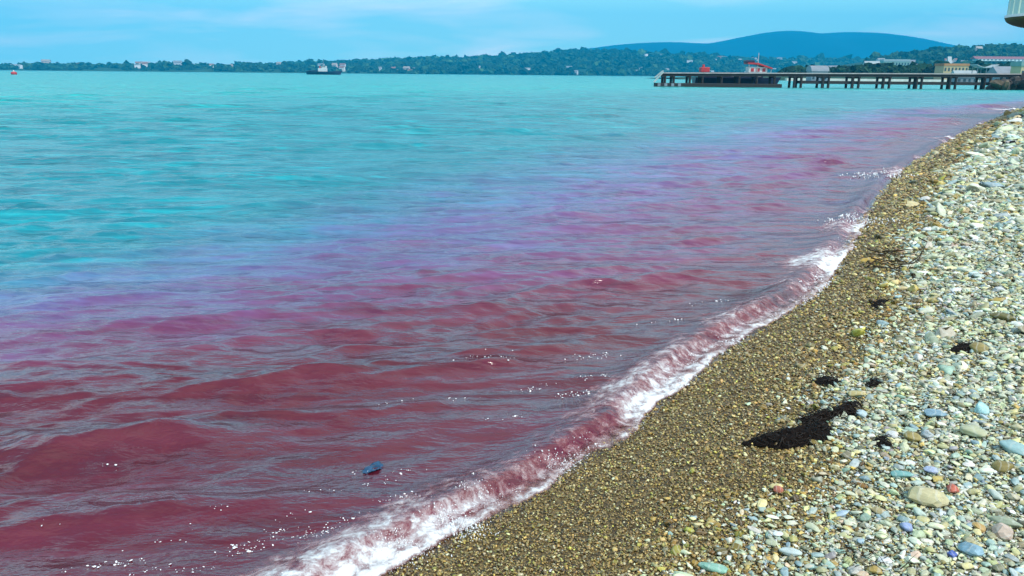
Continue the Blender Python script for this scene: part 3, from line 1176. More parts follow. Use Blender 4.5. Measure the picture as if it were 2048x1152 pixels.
def build_beads():
    s, x, y, nx, ny, front, W = FR
    rs = np.random.default_rng(4)
    n = 16000
    i = rs.integers(0, len(s), n)
    t = np.abs(rs.normal(0.10, .08, n))
    d = front[i] - W[i] * t
    X = x[i] + nx[i] * d + rs.normal(0, .006, n)
    Y = y[i] + ny[i] * d + rs.normal(0, .006, n)
    r = np.hypot(X, Y)
    keep = (r < 11) & (fbm(X * 5, Y * 5, 3) + .6 * fbm(X * 24, Y * 24, 2) > .12)
    X, Y, r = X[keep], Y[keep], r[keep]
    h = water_h(X, Y, np.maximum(.0043 * r, .01))[0]
    z = np.maximum(h, beach_z(X, Y)[0]) + np.abs(rs.normal(0, .012, len(X))) + .006
    sz = np.maximum(.0022, .0008 * r) * np.exp(rs.normal(0, .4, len(X)))
    P_, S_ = [np.c_[X, Y, z]], [np.c_[sz * rs.uniform(1, 2.6, len(X)), sz, sz * rs.uniform(.6, 1.2, len(X))]]
    # splashes thrown up, and flecks adrift further out
    for px, py, k, sp, up in ((955, 985, 60, .05, .06), (905, 1035, 220, .06, .03), (800, 1085, 160, .07, .03), (1120, 915, 90, .06, .03),
                              (930, 1050, 240, .06, .03), (1715, 440, 160, .22, .05), (1760, 350, 90, .35, .04)):
        c = P(px, py, .05)
        q = rs.normal(0, 1, (k, 3))
        a = P_[0][:k] * 0
        xx, yy = c.x + q[:, 0] * sp, c.y + q[:, 1] * sp * .7
        hh = np.maximum(water_h(xx, yy, np.full(k, .015))[0], beach_z(xx, yy)[0])
        P_.append(np.c_[xx, yy, hh + .008 + np.abs(q[:, 2]) * up * np.exp(-(q[:, 0] ** 2 + q[:, 1] ** 2) / 2)])
        b = np.maximum(.0032, .0012 * c.length) * np.exp(rs.normal(0, .35, k))
        S_.append(np.c_[b, b, b * rs.uniform(.7, 2.2, k)])
    FL = [(225, 921, 6), (490, 1090, 30), (240, 1125, 26), (500, 1098, 30), (560, 1062, 22), (600, 1070, 26), (620, 1080, 14), (330, 1080, 10), (395, 1135, 16), (730, 938, 8), (800, 946, 10),
          (760, 966, 12), (790, 1000, 26), (812, 1016, 18), (640, 985, 8), (560, 1040, 12), (1075, 778, 30), (1150, 790, 30), (1185, 760, 22), (1020, 832, 14), (1000, 724, 12), (1165, 716, 16), (1210, 712, 16),
          (1250, 780, 22), (1290, 775, 20), (910, 800, 8), (810, 803, 8), (960, 720, 10), (1330, 640, 10), (1420, 600, 10), (430, 1030, 8), (700, 1040, 16), (660, 1060, 18), (300, 1140, 18), (150, 1140, 10), (90, 1060, 4)]
    for px, py, k in FL:
        c = P(px, py, .0)
        k = max(3, int(k * .9))
        q = rs.normal(0, 1, (k, 2))
        sp = .022 * c.length / 3.2
        xx = c.x + q[:, 0] * sp * 2.2 + q[:, 1] * sp * .5
        yy = c.y + q[:, 1] * sp * .9 + q[:, 0] * sp * .5
        hh = water_h(xx, yy, np.full(k, .015))[0]
        P_.append(np.c_[xx, yy, hh + .002])
        b = np.maximum(.003, .0010 * c.length) * np.exp(rs.normal(0, .45, k))
        S_.append(np.c_[b * 1.8, b * 1.2, b * .6])
    pts, scl = np.concatenate(P_), np.concatenate(S_)
    rot = np.c_[rs.normal(0, .25, len(pts)), rs.normal(0, .25, len(pts)), rs.uniform(0, 6.28, len(pts))]
    scatter('foam_bubbles', pts, rot, scl, np.ones((len(pts), 3)), M_BEAD, subdiv=1, variants=3, rough=.2, label='white bubbles and flecks of foam on the red water', cat='foam')


build_beads()

# blue scrap adrift
def build_scrap():
    c = P(747, 922, .03)
    n = 26
    xs = np.linspace(-1, 1, n)
    X, Y = np.meshgrid(xs, xs, indexing='ij')
    xx, yy = X.ravel(), Y.ravel()
    ang = np.arctan2(yy, xx)
    rad = np.hypot(xx, yy)
    lim = .60 + .5 * fbm(np.cos(ang) * 1.2 + 5, np.sin(ang) * 1.2 + 3, 4)
    z = .05 * fbm(xx * 2.2, yy * 2.2, 3) + .004
    wx, wy = c.x + xx * .075, c.y + yy * .10
    h = water_h(wx, wy, np.full(len(xx), .015))[0]
    f = grid_faces(n, n, rad < lim)
    me = mesh_from('plastic_scrap', np.c_[xx * .075, yy * .10, h + z], f)
    o = link('plastic_scrap', me, paint('blue_plastic', (.014, .065, .15), .35, .5, 30, .4), label='crumpled blue plastic scrap floating in the red shallows', cat='litter')
    o.location = (c.x, c.y, 0)
    so = o.modifiers.new('thickness', 'SOLIDIFY')
    so.thickness = .002


build_scrap()


# ------------------------------------------------------------------ far land
M_HILL = paint('wooded_hill', (.020, .060, .035), .9, .45, .012, .0, spec=.1)
M_MOUNT = paint('mountain_forest_haze_blue', (.004, .070, .150), .9, .35, .004, .0, spec=.1)  # forest green shifted to blue: distance haze painted into the base colour
M_SHORE = paint('coastal_scrub', (.028, .075, .040), .9, .5, .02, .0, spec=.1)


def ridge(name, prof, dist, depth, mat, rough=.05, seed=0.0, base=-1.0, nx=260, front=.35):
    """a long hill whose skyline follows prof; rises from the shore in front and falls away behind"""
    px = np.array([p[0] for p in prof], float)
    py = np.array([p[1] for p in prof], float)
    u = np.linspace(px[0], px[-1], nx)
    top = np.interp(u, px, py)
    k = np.hanning(9)
    top = np.convolve(np.pad(top, 4, mode='edge'), k / k.sum(), 'valid')
    pts = [Q(a, b, dist) for a, b in zip(u, top)]
    xs = np.array([p.x for p in pts])
    zt = np.maximum(np.array([p.z for p in pts]), .5)
    v = np.linspace(-1, 1, 44)
    prof_v = np.where(v < 0, np.sin((1 + v) * math.pi / 2) ** 1.15, np.cos(v * math.pi / 2))
    X = np.repeat(xs[:, None], len(v), 1)
    Y = dist + depth * np.where(v < 0, v, v * 1.2)[None, :] + 0 * X
    nzv = fbm(X / (depth * .5) + seed, Y / (depth * .35) + seed, 5)
    Z = base + (zt[:, None] - base) * prof_v[None, :] * (1 + rough * 4 * nzv * np.abs(v)[None, :])
    me = mesh_from(name, np.c_[X.ravel(), Y.ravel(), Z.ravel()], grid_faces(nx, len(v)))
    o = link(name, me, mat, kind='structure')
    return o, (xs, Y[0], Z)


def on_ridge(R, x, y):
    xs, ys, Z = R
    i = np.clip((x - xs[0]) / (xs[-1] - xs[0]) * (len(xs) - 1), 0, len(xs) - 1.001)
    j = np.clip(np.interp(y, ys, np.arange(len(ys))), 0, len(ys) - 1.001)
    i0, j0 = i.astype(int), j.astype(int)
    a, b = i - i0, j - j0
    return (Z[i0, j0] * (1 - a) + Z[i0 + 1, j0] * a) * (1 - b) + (Z[i0, j0 + 1] * (1 - a) + Z[i0 + 1, j0 + 1] * a) * b


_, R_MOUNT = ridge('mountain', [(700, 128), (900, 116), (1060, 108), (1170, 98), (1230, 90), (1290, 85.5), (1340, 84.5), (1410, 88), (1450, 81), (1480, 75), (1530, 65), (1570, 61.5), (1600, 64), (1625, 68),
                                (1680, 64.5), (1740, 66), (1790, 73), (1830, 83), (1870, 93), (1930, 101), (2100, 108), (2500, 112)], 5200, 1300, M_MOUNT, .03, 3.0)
_, R_MID = ridge('hill', [(420, 147), (540, 137), (620, 132), (700, 128), (800, 123.5), (880, 121), (960, 120), (1000, 117.5), (1080, 112), (1150, 105.5), (1200, 105), (1290, 110), (1380, 116), (1500, 122.5), (1650, 124), (1800, 126), (2000, 128), (2400, 132)],
                 3000, 900, M_HILL, .05, 7.0)
_, R_LOW = ridge('low_shore', [(-900, 133), (-300, 132), (0, 130.5), (100, 131.5), (200, 133), (300, 132), (420, 133), (560, 134), (680, 137), (800, 142), (900, 148)], 2250, 260, M_SHORE, .08, 1.0)
_, R_RIGHT = ridge('hill', [(1480, 158), (1580, 147), (1680, 133), (1760, 123), (1820, 112), (1880, 104.5), (1930, 101), (2000, 100), (2060, 100), (2200, 96), (2500, 98)], 1500, 420, M_HILL, .05, 4.0)
_, R_BAY = ridge('bay_shore', [(1330, 155.5), (1480, 151), (1560, 149.5), (1640, 146), (1760, 143), (1900, 141), (2048, 138), (2300, 134), (2600, 134)], 500, 90, M_SHORE, .05, 9.0, base=-.6)


def wood(name, R, n, size, vlo, vhi, tones, label, u0=0, u1=1, squash=(.7, 1.1), seed=1):
    rs = np.random.default_rng(seed)
    xs, ys, Z = R
    x = xs[0] + (xs[-1] - xs[0]) * rs.uniform(u0, u1, n)
    dist = ys[len(ys) // 2]
    lo, hi = ys[0], dist
    y = lo + (hi - lo) * rs.uniform(vlo, vhi, n)
    keep = fbm(x / size / 9, y / size / 9, 3) > -.16
    x, y = x[keep], y[keep]
    z = on_ridge(R, x, y)
    s = size * np.exp(rs.normal(0, .33, len(x)))
    scl = np.c_[s, s, s * rs.uniform(*squash, len(x))]
    rot = np.c_[rs.normal(0, .2, len(x)), rs.normal(0, .2, len(x)), rs.uniform(0, 6.28, len(x))]
    col = np.array(tones)[rs.integers(0, len(tones), len(x))] * np.exp(rs.normal(0, .3, (len(x), 1)))
    scatter(name, np.c_[x, y, z + s * .22], rot, scl, col, M_LEAF, subdiv=2, variants=6, rough=.95, flat=True, label=label, cat='trees')


def leaf_mat():
    mt, nt, out = new_mat('tree_foliage')
    b = N(nt, 'ShaderNodeBsdfPrincipled')
    c = N(nt, 'ShaderNodeAttribute', attribute_type='INSTANCER', attribute_name='tone').outputs['Color']
    tc = N(nt, 'ShaderNodeTexCoord')
    nz = N(nt, 'ShaderNodeTexNoise')
    nz.inputs['Scale'].default_value = 5
    nz.inputs['Detail'].default_value = 4
    nt.links.new(tc.outputs['Object'], nz.inputs['Vector'])
    nt.links.new(mixc(nt, 1.0, c, ramp(nt, nz.outputs[0], [(.3, .5), (.7, 1.3)]), 'MULTIPLY'), b.inputs['Base Color'])
    b.inputs['Roughness'].default_value = .9
    b.inputs['Specular IOR Level'].default_value = .1
    nt.links.new(b.outputs[0], out.inputs[0])
    return mt


M_LEAF = leaf_mat()
GREENS = [(.022, .065, .030), (.016, .050, .030), (.040, .090, .035), (.030, .075, .045), (.014, .040, .026)]
wood('woodland', R_LOW, 1800, 8.5, .15, 1.0, GREENS, 'dark belt of trees along the low left shore', .30, 1, seed=2)
wood('woodland', R_MID, 11000, 11, .02, 1.0, GREENS, 'woods covering the green middle hill', .0, .82, seed=3)
wood('woodland', R_RIGHT, 9000, 6, .1, 1.02, GREENS, 'woods on the right hand hill with a ragged skyline', .25, .8, (.8, 1.5), seed=4)
wood('woodland', R_BAY, 5200, 2.6, .5, 1.0, [(.014, .045, .024), (.020, .055, .028), (.010, .032, .022)], 'dark trees behind the pier on the bay shore', .18, .85, seed=5)

# ---- far houses
HOUSE_WALLS = [(.78, .76, .72), (.66, .68, .70), (.70, .55, .48), (.80, .80, .80)]
HOUSE_ROOFS = [(.30, .13, .09), (.26, .26, .28), (.40, .34, .30), (.55, .56, .58)]
MW = [paint('house_wall', c, .8, .1, .3, 0) for c in HOUSE_WALLS]
MR = [paint('house_roof', c, .7, .2, .3, 0) for c in HOUSE_ROOFS]
M_DARKGLASS = paint('window_glass', (.03, .05, .06), .12, .1, 1, 0)


def house_mesh(k):
    """gabled block with its roof, unit footprint"""
    mb = MB()
    w, d, h, g = 1.0, .7, .55, .30
    if k == 3:
        g = .04
        h = .6
    a = [(-w / 2, -d / 2), (w / 2, -d / 2), (w / 2, d / 2), (-w / 2, d / 2)]
    lo = [mb.bm.verts.new((p[0], p[1], -.3)) for p in a]
    hi = [mb.bm.verts.new((p[0], p[1], h)) for p in a]
    for i in range(4):
        mb.bm.faces.new((lo[i], lo[(i + 1) % 4], hi[(i + 1) % 4], hi[i]))
    r0, r1 = mb.bm.verts.new((-w / 2, 0, h + g)), mb.bm.verts.new((w / 2, 0, h + g))
    mb.bm.faces.new((hi[1], hi[2], r1))
    mb.bm.faces.new((hi[3], hi[0], r0))
    o = .06
    e = [mb.bm.verts.new(p) for p in ((-w / 2 - o, -d / 2 - o, h - .02), (w / 2 + o, -d / 2 - o, h - .02), (w / 2 + o, 0, h + g + .03), (-w / 2 - o, 0, h + g + .03),
                                      (w / 2 + o, d / 2 + o, h - .02), (-w / 2 - o, d / 2 + o, h - .02))]
    for f in ((0, 1, 2, 3), (3, 2, 4, 5)):
        fc = mb.bm.faces.new([e[i] for i in f])
        fc.material_index = 1
    me = mb.mesh('house')
    me.materials.append(MW[k])
    me.materials.append(MR[k])
    return me


HOUSE_WORDS = ['small cream house with a rust red roof ', 'small pale grey house with a dark grey roof ', 'small pinkish house with a brown roof ', 'small white flat-roofed house ']
HOUSES = [house_mesh(k) for k in range(4)]


def houses(R, n, size, vlo, vhi, ulo, uhi, label, group, seed, kinds=(0, 1, 2, 3)):
    r = random.Random(seed)
    xs, ys, Z = R
    for _ in range(n):
        x = xs[0] + (xs[-1] - xs[0]) * r.uniform(ulo, uhi)
        y = ys[0] + (ys[len(ys) // 2] - ys[0]) * r.uniform(vlo, vhi)
        s = size * r.uniform(.6, 1.35)
        kd = r.choice(kinds)
        o = link('house', HOUSES[kd], label=HOUSE_WORDS[kd] + label, cat='house', group=group)
        o.location = (x, y, float(on_ridge(R, np.array([x]), np.array([y]))[0]) + s * .25)
        o.rotation_euler = (0, 0, r.uniform(-.6, .6))
        o.scale = (s * r.uniform(.8, 1.5), s, s * r.uniform(.8, 1.2))


houses(R_LOW, 46, 12, .25, .98, .30, .97, 'on the low left shore', 'houses on the low left shore', 1)
houses(R_MID, 34, 10, .04, .22, .06, .62, 'by the water below the middle hill', 'waterside houses below the middle hill', 2, (0, 1, 3, 3))
houses(R_MID, 46, 9, .30, .85, .40, .86, 'on the slope of the middle hill', 'houses on the middle hillside', 3, (0, 1, 3))
houses(R_RIGHT, 26, 9, .15, .7, .05, .62, 'on the wooded right hand hill', 'houses on the right hand hill', 4, (0, 1, 2))


def building(name, px0, px1, ytop, dist, depth, ground, wall, roofc, label, cat, roof='gable', win=(5, 2), rise=.28, rz=0.0):
    a, b = Q(px0, ytop, dist), Q(px1, ytop, dist)
    w = b.x - a.x
    h = a.z - ground
    root = empty(name, ((a.x + b.x) / 2, dist, ground), rz, label=label, cat=cat)
    hw = h * (1 - rise)
    MB().box((0, 0, hw / 2), (w, depth, hw)).build('wall', wall, root)
    ov = .05 * w
    if roof == 'gable':
        mb = MB()
        mb.loft([[(-w / 2 - ov, -depth / 2 - .4, hw), (-w / 2 - ov, depth / 2 + .4, hw), (-w / 2 - ov, 0, h)], [(w / 2 + ov, -depth / 2 - .4, hw), (w / 2 + ov, depth / 2 + .4, hw), (w / 2 + ov, 0, h)]])
        mb.build('roof', roofc, root)
    elif roof == 'flat':
        MB().box((0, 0, hw + h * rise / 2), (w + .5, depth + .5, h * rise)).build('roof', roofc, root)
    elif roof == 'arch':
        mb = MB()
        rings = []
        for x in (-w / 2 - ov, w / 2 + ov):
            rings.append([(x, math.cos(t) * (depth / 2 + .3), hw + math.sin(t) * (h - hw)) for t in np.linspace(0, math.pi, 9)])
        mb.loft(rings).build('roof', roofc, root)
    if win:
        nx_, nz_ = win
        pane = MB().box((0, 0, 0), (w / nx_ * .5, .12, hw / nz_ * .5)).mesh('window')
        for i in range(nx_):
            for j in range(nz_):
                o = link('window', pane, M_DARKGLASS, root)
                o.location = (-w / 2 + w * (i + .5) / nx_, -depth / 2 - .03, hw * (j + .5) / nz_)
    return root


def gz(R, px, dist):
    p = Q(px, 150, dist)
    return float(on_ridge(R, np.array([p.x]), np.array([dist]))[0])


M_BEIGE = paint('cream_render', (.50, .40, .22), .8, .1, .5, .05)
M_ORANGE = paint('rust_orange_panel', (.42, .20, .07), .7, .2, .5, .05)
M_PALE = paint('pale_metal', (.30, .35, .37), .45, .12, .4, .05)
M_GREY = paint('grey_sheet', (.20, .23, .27), .5, .2, .4, .05)
M_REDROOF = paint('red_roof_sheet', (.26, .09, .10), .7, .2, .5, .05)
M_WHITE = paint('white_render', (.78, .79, .78), .7, .08, .5, .03)
M_MINT = paint('mint_render', (.18, .30, .28), .7, .08, .5, .03)

building('hotel', 1880, 1929, 127, 430, 9, gz(R_BAY, 1900, 430), M_BEIGE, M_ORANGE, 'cream and orange beach building among the trees beyond the pier', 'building', 'flat', (7, 2), .15)
building('tower_house', 1896, 1903, 113, 900, 5, gz(R_RIGHT, 1900, 1120) - 2, M_WHITE, M_PALE, 'slim white house standing above the cream beach building', 'house', 'gable', (1, 3))
building('long_house', 1952, 2075, 112.5, 1100, 14, Q(2000, 112.5, 1100).z - 6, M_WHITE, M_REDROOF, 'long low building with a red roof on the right hand hill', 'building', 'gable', (16, 1), .6)
building('warehouse', 1730, 1758, 122, 760, 12, 2, M_PALE, M_PALE, 'pale shed with a sloping roof above the middle of the pier', 'shed', 'gable', (4, 1), .5)
building('terrace_block', 1764, 1816, 118.5, 900, 10, 3, M_MINT, M_PALE, 'long mint coloured block above the trees behind the pier', 'building', 'flat', (9, 3), .12)
building('pavilion', 1620, 1652, 131, 380, 7, -.3, M_GREY, M_GREY, 'grey pavilion with a rounded roof behind the pier', 'pavilion', 'arch', (4, 1), .35)
building('beach_shed', 1908, 1950, 140.5, 330, 6, .1, M_GREY, M_PALE, 'low grey shed with pale roof left of the beach canopy', 'shed', 'gable', (4, 1), .55)
building('boat_house', 1988, 2034, 132.5, 300, 8, .1, M_GREY, M_GREY, 'grey roofed boat house at the root of the pier', 'shed', 'gable', (4, 1), .5)
building('kiosk', 2034, 2075, 123.5, 290, 6, .1, M_BEIGE, M_MINT, 'yellow kiosk with a greenish roof beside the boat house', 'kiosk', 'flat', (4, 1), .2)


def canopy():
    a, b = Q(1946, 136, 320), Q(1990, 136, 320)
    w = b.x - a.x
    g = .1
    root = empty('beach_canopy', ((a.x + b.x) / 2, 320, g), label='pale upswept beach canopy between the grey shed and the boat house', cat='canopy')
    rings = []
    for i in range(9):
        t = i / 4 - 1
        z = a.z - g + 1.1 * t * t
        rings.append([(t * w / 2, -2.5, z), (t * w / 2, 2.5, z), (t * w / 2, 2.5, z + .28), (t * w / 2, -2.5, z + .28)])
    MB().loft(rings).build('roof', M_PALE, root)
    for sx in (-.4, 0, .4):
        for sy in (-1.8, 1.8):
            z = a.z - g + 1.1 * (2 * sx) ** 2
            MB().tube((sx * w, sy, 0), (sx * w, sy, z + .1), .14).build('post', M_GREY, root)


canopy()
q0, q1 = Q(1572, 157, 404), Q(2330, 157, 404)
mb = MB()
mb.box(((q0.x + q1.x) / 2, 404, .35), (q1.x - q0.x, 2.5, 1.7)).bevel(.08)
mb.build('sea_wall', paint('pale_concrete', (.62, .62, .56), .85, .2, .6, .1), label='pale concrete sea wall along the bay shore behind the pier', cat='wall')

# ---- sailing masts and far boats are too faint; the ship and the buoy
M_NAVY = paint('navy_hull_paint', (.012, .016, .055), .45, .25, 1.5, .05)
M_RED = paint('red_boat_paint', (.42, .03, .04), .5, .2, 1.5, .05)
M_CREAMW = paint('white_boat_paint', (.60, .61, .62), .45, .08, 1.5, .03)
M_BLACK = paint('tarred_timber', (.020, .016, .016), .8, .4, 4, .3)


def hull_rings(L_, B, D, n=13, sheer=.25, flare=.75):
    rings = []
    for i in range(n):
        t = i / (n - 1)
        wb = B / 2 * min(1, (1 - t) * 3.2) ** .65 * (1 if t > .06 else .9)
        x = -L_ / 2 + L_ * t
        zt = D * (1 + sheer * (2 * t - .8) ** 2)
        rings.append([(x, -wb, zt), (x, -wb * flare, D * .35), (x - .02 * L_ * t, -wb * .3, -.5), (x - .02 * L_ * t, wb * .3, -.5), (x, wb * flare, D * .35), (x, wb, zt)])
        if i == n - 1:
            rings[-1] = [(x + .04 * L_, p[1] * .05, p[2]) if k in (0, 5) else (x, p[1] * .05, p[2]) for k, p in enumerate(rings[-1])]
    return rings


def ship():
    c = Q(648, 148, 760)
    root = empty('cargo_ship', (c.x, 760, 0), 0, label='dark ship with a white wheelhouse and mast off the far shore', cat='ship')
    MB().loft(hull_rings(31, 7, 2.6)).build('hull', M_NAVY, root)
    MB().box((-1.0, 0, 4.1), (7.5, 5.5, 3.0)).bevel(.15).build('deckhouse', M_CREAMW, root)
    wh = MB().box((.5, 0, 6.6), (3.8, 4.6, 2.0)).bevel(.12).build('wheelhouse', M_CREAMW, root)
    MB().box((.5, -2.33, 6.9), (3.2, .08, .7)).build('window', M_DARKGLASS, wh)
    MB().tube((-.2, 0, 7.5), (-.2, 0, 12.6), .22, .12).box((-.2, 0, 10.6), (.2, 2.6, .2)).build('mast', M_GREY, root)
    MB().tube((-3.4, 0, 5), (-3.6, 0, 7.6), .7, .6).build('funnel', M_RED, root)
    MB().box((-9, 0, 3.2), (9, 4.5, .9)).bevel(.1).build('hatch', M_NAVY, root)
    MB().tube((11.5, 0, 3), (11.8, 0, 6.0), .12, .08).build('foremast', M_GREY, root)


ship()


def buoy():
    c = Q(28, 148, 330)
    root = empty('buoy', (c.x, 330, 0), label='small red and white buoy alone on the water at the far left', cat='buoy')
    rings = [[(math.cos(t) * r_, math.sin(t) * r_, z) for t in np.linspace(0, 2 * math.pi, 15)[:-1]] for r_, z in ((.3, -.4), (1.0, -.1), (1.15, .4), (1.0, .9), (.45, 1.15))]
    MB().loft(rings).build('float', M_RED, root, True)
    MB().tube((0, 0, 1.1), (0, 0, 1.7), .32, .2).build('top_mark', M_CREAMW, root)


buoy()

# ------------------------------------------------------------------ pier with its boat and rocks
M_DECK = paint('weathered_deck', (.40, .36, .36), .8, .25, 1.2, .2)
M_STEEL = paint('pale_handrail', (.50, .52, .50), .5, .2, 1.2, .1)


def pier():
    Y = 149.0
    xa, xb = Q(1322, 150, Y).x, Q(2100, 150, Y).x
    za, zb = 2.45, 2.85
    sl = (zb - za) / (xb - xa)
    root = empty('pier', (xa, Y, 0), label='long dark timber pier on paired piles reaching out from the right shore', cat='pier')
    L_ = xb - xa
    mid = (za + zb) / 2
    tilt = -math.atan(sl)
    MB().box((L_ / 2, 0, mid - .09), (L_, 3.4, .18), ry=tilt).build('deck', M_DECK, root)
    for sy in (-1.35, 1.35):
        MB().box((L_ / 2, sy, mid - .43), (L_ - .2, .3, .46), ry=tilt).build('girder', M_BLACK, root)
    pile = MB().tube((0, 0, -2.5), (0, 0, 1), .24, .22).mesh('pile')
    pl = []
    for px in (1327.5, 1345, 1377, 1402, 1440, 1475, 1510, 1545, 1585, 1598.5, 1641, 1653, 1700, 1713, 1762, 1774, 1828, 1838, 1894, 1905.5, 1963, 1974, 2030, 2042, 2090):
        x = Q(px, 150, Y).x - xa
        for sy in (-1.3, 1.3):
            o = link('pile', pile, M_BLACK, root)
            zt = za + sl * x - .5
            o.location = (x, sy, 0)
            o.scale = (1, 1, zt)
        MB().box((x, 0, za + sl * x - .72), (.34, 3.2, .26)).build('cap_beam', M_BLACK, root)
    x0 = Q(1598, 150, Y).x - xa
    for sy in (-1.0, 1.0):
        MB().box(((x0 + L_) / 2, sy, .98), (L_ - x0, .26, .52)).build('tie_beam', M_BLACK, root)
    # landing stage at the outer end
    xs, xe = Q(1308, 150, Y).x - xa, Q(1556, 150, Y).x - xa
    MB().box(((xs + xe) / 2, -1.5, .28), (xe - xs, 2.6, .72)).bevel(.06).build('landing_stage', M_BLACK, root)
    for k in range(4):
        MB().box((xs + .5 + k * 1.2, -2.84, .34), (.5, .1, .5)).build('fender', M_GREY, root)
    MB().box((-.65, -1.2, 1.62), (.12, 1.2, 2.35), ry=math.radians(42)).build('gangway', M_STEEL, root)
    for sy in (-1.75, -.65):
        MB().tube((-1.3, sy, 1.55), (.15, sy, 2.75), .05).build('handrail', M_STEEL, root)
    return root


pier()


def moored_boat():
    Y = 153.6
    xa, xb = Q(1388, 150, Y).x, Q(1556, 150, Y).x
    L_ = xb - xa
    root = empty('moored_boat', ((xa + xb) / 2, Y, 0), 0, label='navy excursion boat with red cabin roofs moored behind the pier', cat='boat')
    MB().loft(hull_rings(L_, 3.8, 1.55, sheer=.12)).build('hull', M_NAVY, root)
    cab = MB().box((-.8, 0, 2.05), (L_ * .7, 3.0, 1.1)).bevel(.08).build('cabin', M_NAVY, root)
    for k in range(7):
        MB().box((-L_ * .7 / 2 - .1 + k * 1.55, -1.52, 2.1), (.9, .06, .5)).build('window', M_DARKGLASS if k % 3 else M_CREAMW, cab)
    x1 = Q(1512, 150, Y).x - root.location.x
    wh = MB().box((x1, 0, 3.05), (3.4, 2.2, 1.1)).bevel(.08).build('wheelhouse', M_CREAMW, root)
    for k in (-1, 0, 1):
        MB().box((x1 + k * 1.05, -1.12, 3.05), (.55, .06, .6)).build('window', M_RED, wh)
    MB().loft([[(x1 - 2.0, -1.5, 4.1), (x1 - 2.0, 1.5, 4.1), (x1 - 2.0, 1.5, 4.35), (x1 - 2.0, -1.5, 4.35)], [(x1 - .2, -1.5, 4.0), (x1 - .2, 1.5, 4.0), (x1 - .2, 1.5, 4.3), (x1 - .2, -1.5, 4.3)],
               [(x1 + 2.5, -1.5, 3.2), (x1 + 2.5, 1.5, 3.2), (x1 + 2.5, 1.5, 3.45), (x1 + 2.5, -1.5, 3.45)]]).build('awning', M_RED, root)
    MB().box((x1 - 1.5, 0, 4.55), (1.7, 1.6, .4)).bevel(.06).build('locker', M_NAVY, root)
    for sx in (-1.8, -.2, 2.3):
        MB().tube((x1 + sx, -1.35, 2.5), (x1 + sx, -1.35, 4.1 if sx < 0 else 3.3), .05).build('post', M_STEEL, root)
    MB().tube((x1 + .2, 0, 4.2), (x1 + .2, 0, 6.1), .06, .04).build('mast', M_STEEL, root)
    x2 = Q(1408, 150, Y).x - root.location.x
    MB().box((x2, 0, 3.0), (1.6, 1.8, .9)).bevel(.08).build('engine_box', M_RED, root)
    MB().tube((x2 - .2, 0, 3.4), (x2 - .2, 0, 3.95), .25, .2).build('chimney', M_RED, root)


moored_boat()

M_ROCK = paint('dark_breakwater_rock', (.035, .028, .024), .85, .5, 1.2, .6)
M_ROCK2 = paint('brown_breakwater_rock', (.10, .075, .045), .85, .5, 1.2, .6)


def boulders():
    r = random.Random(12)
    ms = []
    for k in range(5):
        me = stone_mesh(200 + k, .6, 2, True)
        me.materials.clear()
        me.materials.append(M_ROCK if k % 3 else M_ROCK2)
        me.name = 'boulder'
        ms.append(me)
    spots = []
    for k in range(46):
        t = r.random()
        px = 1992 + 130 * t
        lay = r.random()
        spots.append((px, 142 + 6 * r.random(), lay * (1.0 + 1.2 * min(1, t * 2.2)), r.uniform(1.1, 2.4)))
    for px, Y, z, s in spots:
        p = Q(px, 160, Y)
        o = link('boulder', ms[r.randrange(5)], label=None, cat='boulder', group='breakwater rocks at the root of the pier')
        o['label'] = ('brown' if o.data.materials[0] == M_ROCK2 else 'blackish') + ' rock in the breakwater heap at the root of the pier'
        o.location = (p.x, Y, z * .95)
        o.scale = (s * r.uniform(.9, 1.4), s, s * r.uniform(.7, 1))
        o.rotation_euler = (r.uniform(0, 6), r.uniform(-.4, .4), r.uniform(0, 6))


boulders()


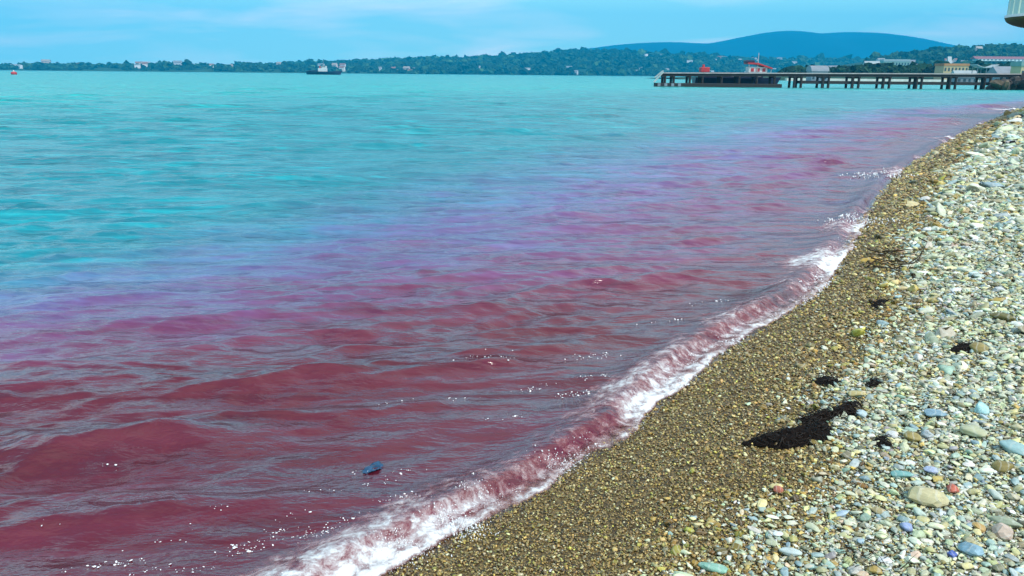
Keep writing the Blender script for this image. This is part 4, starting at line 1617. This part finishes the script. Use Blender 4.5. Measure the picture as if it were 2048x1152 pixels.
# ------------------------------------------------------------------ beach house at the right edge; only its balcony reaches into the picture
def beach_house():
    Yb = 40.0
    e_ = Q(2020, 55, Yb)
    R_ = 2.1
    zb = Q(2048, 58, Yb).z             # lowest point of the bowl
    zf = Q(2035, 34, Yb).z             # floor line
    cx = e_.x + R_
    g = 0.55
    root = empty('beach_house', (cx + 4.9, Yb - 3.2, g), label='pale beach house with a rounded balcony at the right edge of the picture', cat='house')
    o_ = root.location
    MB().box((.4, 0, 3.0 - .5), (6.2, 8, 6.6)).bevel(.03).build('wall', M_WHITE, root)
    MB().box((.4, 0, 5.95), (7.0, 8.8, .25)).build('roof', M_GREY, root)
    for j in (1.5, 4.4):
        for i in (-2, 1.4):
            f = MB().box((-2.74, i, j), (.08, 1.2, 1.3)).build('window', M_WHITE, root)
            MB().box((-2.80, i, j), (.06, 1.0, 1.1)).build('pane', M_DARKGLASS, f)
    bal = empty('balcony', (cx - o_.x, Yb - o_.y, zf - o_.z), parent=root)
    M_BOWL = paint('olive_soffit', (.075, .070, .012), .8, .4, 3, .3)
    dz = zf - zb
    rings = []
    for k in range(9):
        t = k / 8 * math.pi / 2
        rr = R_ * math.sin(t) if k else .15
        rings.append([(rr * math.cos(a), rr * math.sin(a), -dz * math.cos(t) - .02) for a in np.linspace(0, 6.283, 41)[:-1]])
    MB().loft(rings).build('bowl', M_BOWL, bal, True)
    MB().tube((0, 0, 0), (0, 0, .12), R_ + .02, R_ + .02, 48).build('floor_slab', M_WHITE, bal)
    n = 30
    Mp = paint('mint_baluster', (.48, .66, .60), .5, .1, 2, .05)
    plate = MB().box((0, 0, .62), (.10, 2 * math.pi * (R_ - .1) / n * .80, 1.0)).bevel(.015).mesh('baluster')
    for k in range(n):
        a = 6.283 * k / n + .06
        o = link('baluster', plate, Mp, bal)
        o.location = ((R_ - .12) * math.cos(a), (R_ - .12) * math.sin(a), 0)
        o.rotation_euler = (0, 0, a)
    rings = []
    for k in range(41):
        a = 6.283 * k / 40
        rings.append([((R_ - .12 + q) * math.cos(a), (R_ - .12 + q) * math.sin(a), 1.17 + z) for q, z in ((-.09, -.05), (.09, -.05), (.09, .05), (-.09, .05))])
    MB().loft(rings, cap=False).build('rail', M_WHITE, bal)
    MB().box((R_ * .9 + .5, .5, -.1), (2.6, 1.6, .25)).build('bracket', M_WHITE, bal)


beach_house()


# ------------------------------------------------------------------ air
def haze():
    mt, nt, out = new_mat('haze_air')
    v = N(nt, 'ShaderNodeVolumePrincipled')
    v.inputs['Color'].default_value = HAZE_COL
    v.inputs['Density'].default_value = HAZE_DEN
    v.inputs['Anisotropy'].default_value = 0.0
    nt.links.new(v.outputs[0], out.inputs['Volume'])
    MB().box((200, 3350, 248), (13600, 7300, 504)).build('haze', mt, kind='stuff')


HAZE_COL = (.0, .53, 1.0, 1)
HAZE_DEN = 2.3e-4
haze()
